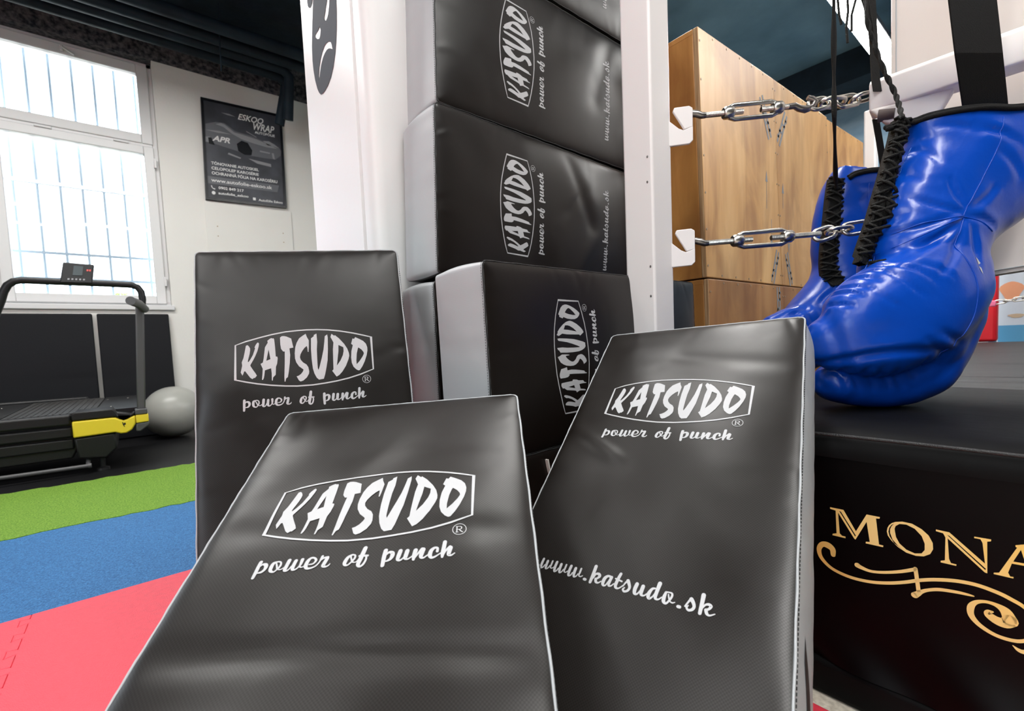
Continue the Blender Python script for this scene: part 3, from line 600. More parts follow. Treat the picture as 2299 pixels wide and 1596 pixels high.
TAG = [[(-.29,.7996,.0111),(-.2912,.8149,.0109),(-.2917,.8328,.0108),(-.2929,.8489,.0094)],[(-.2855,.8124,.0039),(-.2808,.8075,.0065),(-.2718,.81,.0103),(-.2683,.8172,.0109),(-.2694,.8261,.0089),(-.2759,.8329,.007),(-.2856,.8349,.0038)],[(-.2429,.8053,.0065),(-.2505,.8099,.0103),(-.252,.8234,.0115),(-.2498,.8326,.0089),(-.2401,.8374,.0051),(-.2332,.8314,.0051),(-.2268,.82,.0064),(-.2281,.8091,.0052),(-.2352,.8045,.0045),(-.2429,.8053,.0052)],[(-.242,.8077,.0039),(-.2365,.819,.0051),(-.2316,.8285,.0045),(-.2212,.8318,.0036),(-.2149,.8272,.0036)],[(-.2057,.8045,.0116),(-.2073,.8189,.0115),(-.2086,.8339,.0108),(-.2031,.8382,.0057),(-.1969,.8336,.0044),(-.1933,.8249,.0038)],[(-.1857,.8081,.011),(-.1875,.8225,.0112),(-.1866,.8346,.0095),(-.1797,.8376,.0051),(-.1725,.8316,.0044),(-.1688,.8229,.0045)],[(-.1676,.8061,.0103),(-.1678,.82,.0083),(-.1686,.8275,.0057),(-.1632,.8318,.0038),(-.1549,.8289,.0038)],[(-.1428,.8256,.0038),(-.1314,.8237,.0051),(-.1265,.8135,.007),(-.1331,.8051,.0058),(-.1428,.8041,.0071),(-.1495,.8127,.0109),(-.1513,.8278,.0114),(-.1457,.8374,.0076),(-.1337,.8378,.0057),(-.1222,.8323,.0048),(-.115,.8209,.0045),(-.1137,.8118,.0045)],[(-.1112,.8019,.0077),(-.1123,.8119,.0077)],[(-.1118,.8135,.0051),(-.1054,.808,.0064),(-.0948,.8075,.009)],[(-.0953,.8106,.0109),(-.099,.8256,.0114),(-.1004,.8345,.0101),(-.0928,.8383,.0057),(-.0857,.8353,.0044),(-.0825,.8303,.0032)],[(-.0258,.8077,.007),(-.0353,.8152,.01),(-.0399,.8296,.0115),(-.0386,.838,.0084),(-.0308,.8406,.0053),(-.0218,.8315,.0053),(-.015,.8192,.0061),(-.0156,.8098,.0054),(-.0237,.8061,.0047)],[(-.0271,.8123,.0043),(-.0232,.8221,.0049),(-.0177,.8319,.0046),(-.0087,.8329,.0034),(-.0038,.826,.0034)],[(.0088,.7864,.0125),(.006,.8044,.0132),(.0023,.8248,.013),(-.0003,.8419,.0113),(.0061,.8489,.0068),(.0142,.8425,.0068),(.0188,.8265,.0061),(.0168,.8132,.0054)],[(-.0027,.813,.0062),(.0212,.8146,.0069)],[(.071,.8027,.0124),(.0699,.8244,.0122),(.0703,.8537,.0108)],[(.0752,.8174,.0046),(.0821,.8105,.0077),(.0916,.8134,.0115),(.0931,.823,.0122),(.0892,.8338,.0091),(.0805,.8394,.006),(.0742,.8396,.0038)],[(.1145,.8092,.0123),(.1114,.8268,.0125),(.1107,.8379,.0098),(.1176,.8414,.006),(.1261,.8339,.0045),(.1297,.825,.0046)],[(.1344,.8113,.0126),(.1319,.829,.0125),(.1313,.8363,.0098),(.1382,.8398,.0053),(.1471,.8343,.0042),(.1507,.8309,.0042)],[(.1581,.8119,.0126),(.1559,.8277,.0121),(.1553,.8425,.0083)],[(.1587,.8373,.0045),(.1667,.8232,.0061),(.1765,.809,.0092)],[(.18,.8113,.013),(.1761,.828,.0129),(.1763,.8373,.0098),(.183,.8399,.0057),(.192,.8334,.0042),(.1965,.8301,.0042)],[(.2208,.8213,.0084),(.2208,.8108,.0069),(.2125,.809,.0077),(.2035,.8176,.0114),(.2007,.8324,.0121),(.2056,.8413,.0083),(.215,.8395,.006),(.2257,.8322,.0042),(.2334,.8265,.0038)],[(.2408,.7905,.0116),(.2388,.8098,.0119),(.2368,.8287,.0114),(.236,.8417,.0075)],[(.2388,.8346,.0045),(.2459,.8202,.0061),(.2567,.8088,.0092)],[(.2585,.8119,.0122),(.2545,.8287,.0121),(.2542,.8362,.009),(.2615,.8379,.0053),(.2708,.8314,.0033)]]
URL = [[(-.3347,1.4894,.01),(-.3355,1.5077,.0108),(-.3335,1.5234,.0091),(-.3252,1.5225,.0057),(-.3202,1.5116,.0049)],[(-.3138,1.4949,.0107),(-.3135,1.5137,.0106),(-.3099,1.5244,.0081),(-.3024,1.5218,.0052),(-.2977,1.5102,.0045)],[(-.2932,1.4914,.0073),(-.2932,1.5074,.0073),(-.2926,1.5179,.0048),(-.2847,1.5187,.004),(-.2794,1.5132,.004)],[(-.2732,1.4915,.0104),(-.2741,1.5102,.0109),(-.2709,1.5270,.0092),(-.2633,1.5252,.0055),(-.2586,1.5138,.0048)],[(-.2524,1.4967,.0108),(-.2522,1.5158,.0107),(-.2483,1.5279,.0081),(-.2411,1.5253,.005),(-.2364,1.5140,.0044)],[(-.2311,1.4946,.0071),(-.2317,1.5095,.0075),(-.2308,1.5213,.0047),(-.2237,1.5231,.0039),(-.2172,1.5165,.0039)],[(-.21,1.4951,.0108),(-.2112,1.5134,.0111),(-.2091,1.5307,.0089),(-.2006,1.5296,.0053),(-.1967,1.5186,.0046)],[(-.1894,1.5000,.0114),(-.1896,1.5187,.0109),(-.1859,1.5312,.0078),(-.178,1.5286,.0048),(-.1738,1.5184,.0042)],[(-.1675,1.4968,.0072),(-.1682,1.5121,.0075),(-.1684,1.5238,.0045),(-.1606,1.5262,.0045),(-.1537,1.5213,.0033)],[(-.144,1.5318,.0103),(-.1392,1.5325,.0102)],[(-.1148,1.4766,.0125),(-.116,1.5068,.0124),(-.1184,1.5374,.0108)],[(-.1115,1.5204,.0051),(-.1066,1.5046,.0072),(-.0957,1.5021,.0101),(-.0902,1.5090,.01),(-.097,1.5187,.0072),(-.1029,1.5209,.0072)],[(-.1014,1.5229,.01),(-.0978,1.5317,.0093),(-.0889,1.5336,.0057),(-.0799,1.5259,.004)],[(-.0461,1.5035,.0084),(-.0596,1.5018,.0084),(-.0694,1.5122,.012),(-.0717,1.5287,.0119),(-.0682,1.5373,.0084),(-.0604,1.5362,.0056),(-.0537,1.5212,.0049)],[(-.0461,1.5035,.0105),(-.0498,1.5235,.0111),(-.0483,1.5341,.0076),(-.0404,1.5337,.0052),(-.0322,1.5239,.0041)],[(-.0174,1.4840,.0103),(-.0214,1.5009,.011),(-.0248,1.5222,.0116),(-.0229,1.5341,.0095),(-.0144,1.5367,.0061),(-.0054,1.5299,.0047),(.0002,1.5223,.004)],[(-.0306,1.5047,.0055),(-.0072,1.5094,.0061)],[(.001,1.5252,.004),(.0065,1.5115,.0061),(.0133,1.5021,.0081)],[(.0133,1.5021,.0121),(.02,1.5129,.0107),(.0244,1.5241,.0093),(.0207,1.5357,.0086),(.01,1.5413,.0073),(.0038,1.5353,.0067),(.008,1.5281,.004)],[(.0463,1.5061,.0129),(.0435,1.5242,.0128),(.0454,1.5384,.0106),(.0538,1.5396,.0063),(.0618,1.5262,.0049),(.0664,1.5186,.0042)],[(.0681,1.5091,.0127),(.0663,1.5284,.0126),(.0687,1.5383,.0091),(.0777,1.5392,.0055),(.0865,1.5298,.0042)],[(.108,1.5067,.0062),(.0994,1.5105,.0083),(.0921,1.5268,.0121),(.092,1.5396,.011),(.0976,1.5437,.0075),(.1064,1.5344,.0052),(.1125,1.5201,.0048)],[(.1201,1.4867,.0137),(.1172,1.5061,.0123),(.1145,1.5292,.0115),(.1168,1.5396,.0088),(.126,1.5396,.0054),(.1347,1.5304,.004)],[(.1446,1.5121,.008),(.1419,1.5285,.0117),(.1432,1.5422,.0113),(.1515,1.5462,.0072),(.1596,1.5349,.0066),(.1656,1.5194,.0072),(.1638,1.5105,.006),(.1545,1.5089,.0047),(.1443,1.5106,.006)],[(.1537,1.5162,.0047),(.1575,1.5277,.005),(.163,1.5371,.0046),(.1709,1.5397,.0046),(.1777,1.5364,.0032)],[(.1895,1.5467,.0102),(.1944,1.5467,.0102)],[(.2101,1.5400,.0057),(.2164,1.5264,.0057),(.224,1.5123,.0083)],[(.225,1.5136,.0127),(.2323,1.5238,.0107),(.2361,1.5347,.0093),(.2321,1.5447,.0087),(.2217,1.5496,.0075),(.215,1.5433,.0063),(.2186,1.5356,.0038)],[(.2582,1.4915,.0131),(.2571,1.5174,.0118),(.2551,1.5502,.0104)],[(.2606,1.5313,.0049),(.2673,1.5207,.0061),(.2763,1.5168,.0086),(.2836,1.5208,.0091),(.2783,1.5310,.0073),(.2693,1.5348,.0067)],[(.2708,1.5359,.0103),(.275,1.5463,.0091),(.2834,1.5491,.0054),(.297,1.5411,.0033)]]
PW, PL, PT = .45, .985, .19
def smooth_noise(x, y, seed, n=6, lo=.06, hi=.16, amp=.003):
    r = np.random.RandomState(seed); z = np.zeros_like(x)
    for _ in range(n):
        cx, cy = r.uniform(-.22, .22), -r.uniform(.05, .95); s1, s2 = r.uniform(lo, hi), r.uniform(lo, hi); a = r.uniform(0, 3.14)
        dx, dy = x-cx, y-cy; u = dx*math.cos(a)+dy*math.sin(a); v = -dx*math.sin(a)+dy*math.cos(a)
        z += r.uniform(-amp, amp)*np.exp(-(u/s1)**2-(v/s2)**2)
    return z
class Pad:
    def __init__(s, W, L, T, seed, dent=.0035, folds=34, creases=()):
        s.W, s.L, s.T, s.seed, s.dent, s.creases = W, L, T, seed, dent, creases
        r = np.random.RandomState(seed+100); s.folds = []
        for _ in range(folds):
            e = r.randint(4); ln = (W if e in (0, 2) else L); s.folds.append((e, r.uniform(.06, .94)*ln, r.uniform(.02, .075), r.uniform(.004, .010), r.uniform(-.0017, .0013), r.uniform(-.5, .5)))
    def ridges(s, x, y):
        r = np.random.RandomState(s.seed+31); z = np.zeros_like(x)
        for _ in range(16):
            cx, cy = r.uniform(-.22, .22), -r.uniform(.03, .97); l, w = r.uniform(.06, .15), r.uniform(.016, .038); a = r.choice([0, 1.57, .6, -.6])+r.normal(0, .35)
            dx, dy = x-cx, y-cy; u = dx*math.cos(a)+dy*math.sin(a); v = -dx*math.sin(a)+dy*math.cos(a)+2.*u*u*r.uniform(-1, 1)
            z += s.dent*.15*r.uniform(-1, 1)*np.exp(-(u/l)**2-(v/w)**2)
        return z
    def h(s, x, y):
        W, L = s.W, s.L
        a = np.clip(np.abs(x)/(W/2), 0, 1); b = np.clip(np.abs(y+L/2)/(L/2), 0, 1)
        z = .009*(1-a**3.2)*(1-b**7)
        edge = np.minimum(W/2-np.abs(x), np.minimum(-y, L+y)); z = z+.0035*(1-np.exp(-np.clip(edge, 0, 1)/.010))
        fade = 1-np.exp(-np.clip(edge, 0, 1)/.03)
        z = z+smooth_noise(x, y, s.seed, 9, .05, .15, s.dent)*fade+s.ridges(x, y)*fade
        near = 1-np.exp(-np.clip(edge, 0, 1)/.006)
        for e, p, l, w, am, sk in s.folds:
            if e == 0: al, d = x+W/2, -y
            elif e == 1: al, d = -y, W/2-x
            elif e == 2: al, d = x+W/2, L+y
            else: al, d = -y, x+W/2
            z = z+am*np.exp(-((al-p-sk*d)/(w+d*.12))**2)*np.exp(-d/l)*near
        for (x0, y0, x1, y1, w, am) in s.creases:
            d = np.array([x1-x0, y1-y0]); Ln = np.hypot(*d); d /= Ln
            t_ = (x-x0)*d[0]+(y-y0)*d[1]; n_ = -(x-x0)*d[1]+(y-y0)*d[0]
            z = z+am*np.exp(-(n_/w)**2)*np.exp(-(np.maximum(0, np.abs(t_-Ln/2)-Ln/2)/.04)**2)*fade
        return z
def corner_round(x, y, W, L, r=.011):
    sx, sy = np.sign(x), np.sign(y+L/2); ax, ay = np.abs(x)-(W/2-r), np.abs(y+L/2)-(L/2-r)
    k = (ax > 0) & (ay > 0); m = np.maximum(ax, ay); hy = np.hypot(ax, ay)+1e-12
    X = np.where(k, sx*((W/2-r)+ax*m/hy), x); Y = np.where(k, sy*((L/2-r)+ay*m/hy)-L/2, y); return X, Y
def axis_pts(a, b, n, r=.011):
    u = np.linspace(-1, 1, n); u = np.sign(u)*(1-(1-np.abs(u))**1.35)
    return a+(b-a)*(u+1)/2
def make_pad(label, o, u, v, seed, W=PW, L=PL, T=PT, long_mat=None, group='black strike shields', web=True, tear=False, care=False, dent=.0035, creases=(), flare=.007, pipe='pad_seam'):
    o = Vector(o); u = Vector(u).normalized(); v = Vector(v); v = (v-u*v.dot(u)).normalized(); y = -v; z = u.cross(y)
    mw = Matrix(((u.x, y.x, z.x, o.x), (u.y, y.y, z.y, o.y), (u.z, y.z, z.z, o.z), (0, 0, 0, 1)))
    t = thing('strike_shield', label, 'strike shield', group=group, matrix=mw)
    P = Pad(W, L, T, seed, dent, creases=creases)
    nx, ny = 74, 150
    X, Y = np.meshgrid(axis_pts(-W/2, W/2, nx), axis_pts(0, -L, ny), indexing='ij')
    Z = P.h(X, Y); edge = np.minimum(W/2-np.abs(X), np.minimum(-Y, L+Y)); Z[edge < 1e-6] = 0
    Xr, Yr = corner_round(X, Y, W, L)
    m = MB(); m.grid(np.stack([Xr, Yr, Z], -1), flip=False); m.build('front_panel', M['pad_black'], t, smooth=180, local=True)
    # side panels: one band round the edge
    r = .011; per = []
    for cx, cy, a0 in ((W/2-r, -r, 0), (-W/2+r, -r, 90), (-W/2+r, -L+r, 180), (W/2-r, -L+r, 270)):
        for k in range(7): a = math.radians(a0+90*k/6); per.append((cx+r*math.cos(a), cy+r*math.sin(a), math.cos(a), math.sin(a)))
    full = []
    for i in range(len(per)):
        a, b_ = per[i], per[(i+1) % len(per)]; d = math.hypot(a[0]-b_[0], a[1]-b_[1]); n = max(1, int(d/.012))
        for k in range(n): full.append(tuple(a[j]+(b_[j]-a[j])*k/n for j in range(4)))
    rr = np.random.RandomState(seed+55); nz = 14; ph = rr.uniform(0, 6.28, 8); rows = []
    arc = np.cumsum([0]+[math.hypot(full[i][0]-full[i-1][0], full[i][1]-full[i-1][1]) for i in range(1, len(full))])
    for k in range(nz+1):
        f_ = k/nz; row = []
        for i, (x, y_, ax, ay) in enumerate(full):
            bul = flare*math.sin(math.pi*f_)**.8
            wr = sum(math.sin(arc[i]*w+ph[q]+f_*2*math.sin(q)) for q, w in enumerate((23, 41, 67, 105)))*.0007*(math.exp(-f_/.25)+math.exp(-(1-f_)/.25))*min(1, 8*f_)*min(1, 8*(1-f_))
            row.append((x+ax*(bul+wr), y_+ay*(bul+wr), -T*f_))
        row.append(row[0]); rows.append(row)
    m = MB(); A = np.array(rows)
    if long_mat:
        for mi, sel in ((0, 0), (1, 1)): pass
        n0 = A.shape[1]
        m.grid(A, flip=True)
        idx = []
        for i in range(nz):
            for j in range(n0-1):
                idx.append(1 if abs(full[j % len(full)][2]) > .8 and abs(full[(j+1) % len(full)][2]) > .8 else 0)
        m.mi = idx; m.build('side_panel', [M['pad_grey'], M[long_mat]], t, smooth=180, local=True)
    else:
        m.grid(A, flip=True); m.build('side_panel', M['pad_grey'], t, smooth=180, local=True)
    m = MB(); X, Y = np.meshgrid(axis_pts(-W/2, W/2, 14), axis_pts(0, -L, 26), indexing='ij'); Xr, Yr = corner_round(X, Y, W, L)
    e2 = np.minimum(W/2-np.abs(X), np.minimum(-Y, L+Y)); m.grid(np.stack([Xr, Yr, -T-.004*(1-np.exp(-e2/.02))], -1), flip=True); m.build('back_panel', M['pad_black'], t, smooth=180, local=True)
    # edge piping and the row of stitches
    pts = [(x+ax*(.0016+.0005*math.sin(i*.9)), y_+ay*(.0016+.0005*math.sin(i*.9)), .0004*math.sin(i*2.3)-.0012) for i, (x, y_, ax, ay) in enumerate(full)]
    m = MB(); m.tube(pts, .0017, 8, closed=True); m.build('piping', M[pipe], t, smooth=180, local=True)
    m = MB(); k = 0
    for i, (x, y_, ax, ay) in enumerate(full):
        q = full[(i+1) % len(full)]
        for s_ in (.15, .65):
            a = Vector((x+(q[0]-x)*s_+ax*.0036, y_+(q[1]-y_)*s_+ay*.0036, -.0052)); b_ = Vector((x+(q[0]-x)*(s_+.3)+ax*.0036, y_+(q[1]-y_)*(s_+.3)+ay*.0036, -.0052)); m.tube([a, b_], .0007, 4, caps=False)
    m.build('stitching', M['pad_seam'], t, smooth=180, local=True)
    # print
    sx = W
    fz = lambda x, y_: np.stack([x, y_, P.h(x, y_)+.0007], 1)
    mb = MB()
    for loops in LOGO: fill2(mb, [[(p[0]*sx, -p[1]*sx) for p in lp] for lp in loops])
    F_ = np.array([(p[0]*sx, -p[1]*sx, .0030) for p in FRAME]); ribbon2(mb, F_, closed=True)
    c = (.2805*sx, -.7447*sx); ra = .0204*sx
    ribbon2(mb, np.array([(c[0]+ra*math.cos(a), c[1]+ra*math.sin(a), .0009) for a in np.arange(0, 6.28, .25)]), closed=True)
    for st_ in ([(-.35, -.5, .16), (-.35, .5, .16)], [(-.5, -.5, .08), (-.15, -.5, .08)], [(-.5, .5, .08), (-.1, .5, .08)], [(-.3, .5, .09), (.1, .5, .1), (.28, .38, .16), (.28, .15, .16), (.1, .0, .1), (-.3, 0, .08)], [(-.05, .0, .15), (.2, -.3, .17), (.45, -.5, .14)]):
        ribbon2(mb, smooth_stroke([(c[0]+p[0]*ra*1.05, c[1]+p[1]*ra*1.05, p[2]*ra) for p in st_]))
    drape(mb, 'logo', M['print'], fz, t, True, .011)
    mb = MB()
    for s_ in TAG: ribbon2(mb, smooth_stroke([(p[0]*sx, -p[1]*sx, p[2]*sx) for p in s_]))
    drape(mb, 'slogan', M['print'], fz, t, True, .011)
    if web:
        mb = MB()
        for s_ in URL: ribbon2(mb, smooth_stroke([(p[0]*sx, -p[1]*sx, p[2]*sx) for p in s_]))
        drape(mb, 'web_address', M['print'], fz, t, True, .011)
    if tear:    # ripped side cover near the foot
        xs = W/2+flare+.0006; tq = [(-.640, .030), (-.655, .036), (-.675, .046), (-.70, .056), (-.74, .066), (-.80, .076), (-.86, .085), (-.86, .072), (-.80, .060), (-.74, .048), (-.70, .038), (-.67, .032)]
        mb = MB(); fill2(mb, [tq]); drape(mb, 'tear', M['tear'], lambda a, d: np.stack([W/2+flare*np.sin(np.pi*d/T)**.8+.0008, a, -d], 1), t, True, .012)
    if care:
        m = MB(); m.hexa([(.1755, -.1590, .006), (.1755, -.1545, .006), (.2175, -.1500, .006), (.2175, -.1455, .006)][:2]+[(.2175, -.1455, .006), (.2175, -.1500, .006)], [(.1755, -.1590, .0145), (.1755, -.1545, .0145), (.2175, -.1455, .0145), (.2175, -.1500, .0145)]); m.build('care_tag', M['tagw'], t, local=True)
    return t
o1 = (.3343, 1.2022, .986); u1 = (.9248, -.3795, .0271); v1 = (-.0849, -.2753, -.9576)
make_pad('upright black strike shield standing at the left beside the green turf', o1, u1, v1, 11, T=.17, pipe='pad_grey', dent=.005)
make_pad('black strike shield tipped far back, lowest and nearest to the camera', (.4065, .8434, .6301), (.7887, -.6137, .0375), (-.5344, -.7144, -.4517), 22, L=1.02, pipe='pad_grey', dent=.008,
         creases=((-.2, -.47, .2, -.50, .018, -.004), (-.22, -.30, .16, -.335, .02, -.002), (-.2, -.56, .0, -.58, .03, .004)))
make_pad('black strike shield leaning on the ring edge, pale side torn near its foot', (1.03502, 0.56649, 0.7596), (.2578, -.9649, .0491), (-.7664, -.2352, -.5978), 33, pipe='pad_grey', W=.4275, L=1.045, T=.165, tear=True, dent=.007, flare=.013,
         creases=((-.214, -.33, -.10, -.40, .016, .005), (.0, -.12, .21, -.16, .02, -.003)))
S2o, S2u, S2v = Vector((.6599, 1.0933, 1.165)), (.0369, .0006, .9993), (.9993, -.0072, -.0369)
S3o = Vector((.6980, 1.1176, 1.6332))
make_pad('black shield cut off by the top of the picture, topmost of the tall stack', S3o+Vector((.03, .012, .470)), (.03, .01, .9994), (.9988, -.03, -.03), 44, dent=.005, long_mat='pad_black')
make_pad('second black shield from the top of the tall stack against the pillar', S3o, (.041, .0125, .9991), (.9986, -.0341, -.0406), 55, dent=.0055, long_mat='pad_black', creases=((-.02, -.62, .2, -.70, .03, -.004),))
make_pad('third black shield down the tall stack, right above the grey-ended front one', S2o, S2u, S2v, 66, dent=.006, long_mat='pad_black', creases=((.20, -.50, .0, -.60, .024, -.0035), (-.2, -.52, -.05, -.62, .03, .003), (.03, -.50, .10, -.56, .016, -.002)))
make_pad('shield behind the grey-ended front one, only its narrow grey end showing', S2o+Vector((-.016, .012, -.4735)), (.0, .0, 1), (1, -.004, 0), 77, dent=.003, W=.45)
make_pad('bottom rear shield of the tall stack, hidden under the other shields', S2o+Vector((.0, .012, -.934)), (.0, .0, 1), (1, -.004, 0), 78, dent=.003, W=.45)
make_pad('black shield with a wide pale grey end, lying on edge before the tall stack', (.6089, .8228, .6991), (-.0068, .0211, .9998), (.9982, .0592, .0055), 88, dent=.004, long_mat='pad_black')
make_pad('black shield on the floor with a small white tag, under the grey-ended one', (.6112, .8110, .2372), (-.0005, .0, 1), (.9982, .0592, .0), 99, W=.468, dent=.003, care=True, long_mat='pad_black')

# ------------------------------------------------------------------ plywood boxes
def ply_box(label, fr, depth, seed, mark=None, screws=True):
    """front corners (x,z) BL,BR,TR,TL at plane y0; box runs back in +y"""
    y0, q = fr; t = thing('plyo_box', label, 'wooden box', ((q[0][0]+q[1][0])/2, y0+depth/2, q[0][1]), 'stacked plywood jump boxes')
    th = .02; C = [Vector((x, 0, z)) for x, z in q]
    def P(i, y, e=0): return (C[i].x, y, C[i].z)
    def lerp(a, b_, f_): return C[a]*(1-f_)+C[b_]*f_
    m = MB(); m.hexa([P(i, y0) for i in range(4)], [P(i, y0+th) for i in range(4)]); o = m.build('front_panel', [M['ply_low' if q[0][1] < .5 else 'ply'], M['ply_edge']], t, bevel=.003)
    for p in o.data.polygons: p.material_index = 0 if abs(p.normal.y) > .5 else 1
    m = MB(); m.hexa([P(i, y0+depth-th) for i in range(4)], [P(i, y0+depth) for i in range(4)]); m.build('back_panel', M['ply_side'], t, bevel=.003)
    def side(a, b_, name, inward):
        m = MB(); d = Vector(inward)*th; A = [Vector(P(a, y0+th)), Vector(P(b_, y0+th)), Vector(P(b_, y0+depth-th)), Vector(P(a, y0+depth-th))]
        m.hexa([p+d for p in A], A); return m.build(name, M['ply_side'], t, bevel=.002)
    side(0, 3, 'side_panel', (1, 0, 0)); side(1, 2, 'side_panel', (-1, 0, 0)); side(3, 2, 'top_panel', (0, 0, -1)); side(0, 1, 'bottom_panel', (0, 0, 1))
    m = MB()
    for s_ in (0, 1):
        a, b_ = (0, 3) if s_ == 0 else (1, 2)
        for k in range(7): 
            p = lerp(a, b_, .05+.15*k); xx = p.x+(.012 if s_ == 0 else -.012); m.tube([(xx, y0-.0015, p.z), (xx, y0+.004, p.z)], .0042, 8)
    for a, b_, dz in ((3, 2, -.012), (0, 1, .012)):
        for k in range(1, 6): p = lerp(a, b_, k/6); m.tube([(p.x, y0-.0015, p.z+dz), (p.x, y0+.004, p.z+dz)], .0042, 8)
    m.build('screws', M['screw'], t)
    if mark:
        for (cx, cz, sx, flip, rot) in mark:
            mb = MB(); k = sx
            for a in ([(-.9, -1, .17), (.25, 1.1, .17)], [(-.25, -1.1, .17), (.9, 1, .17)], [(-.75, -.25, .15), (.1, -.25, .15)], [(-.1, .25, .15), (.75, .25, .15)], [(.55, .62, .15), (1.05, .62, .15)], [(-1.05, -.62, .15), (-.55, -.62, .15)]):
                pts = []
                for p in a:
                    X = p[0]*k*.5*flip; Y_ = p[1]*k; c_, s_ = math.cos(rot), math.sin(rot); pts.append((cx+X*c_-Y_*s_, cz+X*s_+Y_*c_, p[2]*k))
                ribbon2(mb, np.array(pts), capn=0)
            drape(mb, 'printed_mark', M['stamp'], lambda x, y: np.stack([x, np.full_like(x, y0-.0008), y], 1), t)
    return t
def arrow(mb, x, z0, z1, w=.006):
    ribbon2(mb, np.array([(x, z0, w*.6), (x, z1, w*.6)]), capn=0); s_ = 1 if z1 > z0 else -1
    mb.add([(x-w*2, z1, 0), (x+w*2, z1, 0), (x, z1+s_*.05, 0)], [(0, 1, 2)])
bA = ply_box('worn plywood box with pale scuffs, upper level right behind the white post', (.90, [(1.720, .961), (2.443, .963), (2.354, 1.897), (1.682, 1.871)]), .62, 1, [(2.265, 1.70, .085, -1, .25), (2.36, 1.045, .075, 1, -.1)])
mb = MB(); arrow(mb, 2.27, 1.30, 1.42); arrow(mb, 2.32, 1.26, 1.17); drape(mb, 'stencil_arrows', M['stamp'], lambda x, y: np.stack([x, np.full_like(x, .8992), y], 1), bA)
bB = ply_box('middle plywood box of the upper level, joined flush to the box at the post', (.902, [(2.447, .963), (3.18, .967), (3.08, 1.923), (2.358, 1.899)]), .62, 2, [(2.455, 1.70, .085, 1, -.25), (2.53, 1.045, .075, -1, .1)])
mb = MB(); arrow(mb, 2.46, 1.33, 1.40); arrow(mb, 2.53, 1.26, 1.17); drape(mb, 'stencil_arrows', M['stamp'], lambda x, y: np.stack([x, np.full_like(x, .9012), y], 1), bB)
ply_box('farthest plywood box of the upper level, set back beyond the dark joint', (.93, [(3.21, .967), (3.98, .97), (3.90, 1.985), (3.112, 1.945)]), .60, 3)
ply_box('lower plywood box below the one behind the post, chipped corner edge', (.895, [(1.752, -.02), (2.49, -.02), (2.446, .957), (1.722, .955)]), .62, 4, [(2.385, .87, .075, 1, .35)])
ply_box('lower plywood box behind the rear blue glove, right of the chipped one', (.898, [(2.50, -.02), (3.25, -.02), (3.18, .961), (2.452, .958)]), .62, 5)
ply_box('lower plywood box carrying the farthest box, behind the blue gloves', (.93, [(3.27, -.02), (4.02, -.02), (3.98, .965), (3.215, .962)]), .60, 6)

# ------------------------------------------------------------------ boxing ring
RX, RY, RZ = 1.073, .762, .535; RX1, RY0 = 7.0, -5.0
ring = thing('boxing_ring', 'raised boxing ring with grey canvas and black gold-lettered skirt', 'boxing ring', ((RX+RX1)/2, (RY+RY0)/2, -.02))
m = MB(); m.box((RX+.03, RY0, -.02), (RX1, RY-.02, RZ-.03)); m.build('platform', M['apron'], ring)
# canvas laid in boards that run along y
m = MB(); xs = [2.045, 2.30, 2.55, 3.36, 4.55, 5.7, RX1]
for i in range(6):
    a, b_ = xs[i]+.0015, xs[i+1]-.0015; n = 10; rows = []
    for k in range(n+1):
        f_ = k/n; e = min(f_, 1-f_)*(b_-a); rows.append([(a+(b_-a)*f_, y, RZ-.004*math.exp(-e/.012)+.0015*math.sin(3*f_+i+y*2.1)) for y in np.linspace(RY0, RY-.03, 60)])
    m.grid(np.array(rows))
m.build('canvas', M['canvas'], ring, smooth=60)
# padded black apron along the edge
pf = [(2.055, RZ-.006), (2.045, RZ+.002), (2.0, RZ+.006), (1.85, RZ+.006), (1.65, RZ+.005), (1.45, RZ+.006), (1.32, RZ+.006), (1.20, RZ+.008), (1.13, RZ+.006), (1.09, RZ-.002), (1.075, RZ-.016), (1.069, RZ-.034), (1.071, RZ-.05)]
ys = np.linspace(RY0, RY, 140); rr = random.Random(5); A = []
for y in ys: A.append([(x+.0012*math.sin(9*y+z*30), y, z+.002*noise.noise(Vector((x*9, y*3, 0)))) for x, z in pf])
m = MB(); m.grid(np.array(A), flip=False); m.build('apron_roll', M['apron'], ring, smooth=60)
m = MB(); m.tube([(1.0705, y, RZ-.006+.0015*math.sin(7*y)) for y in ys], .0035, 6); m.tube([(1.0725, y, RZ-.034) for y in ys], .0028, 6); m.build('apron_seam', M['pad_seam'], ring, smooth=180)
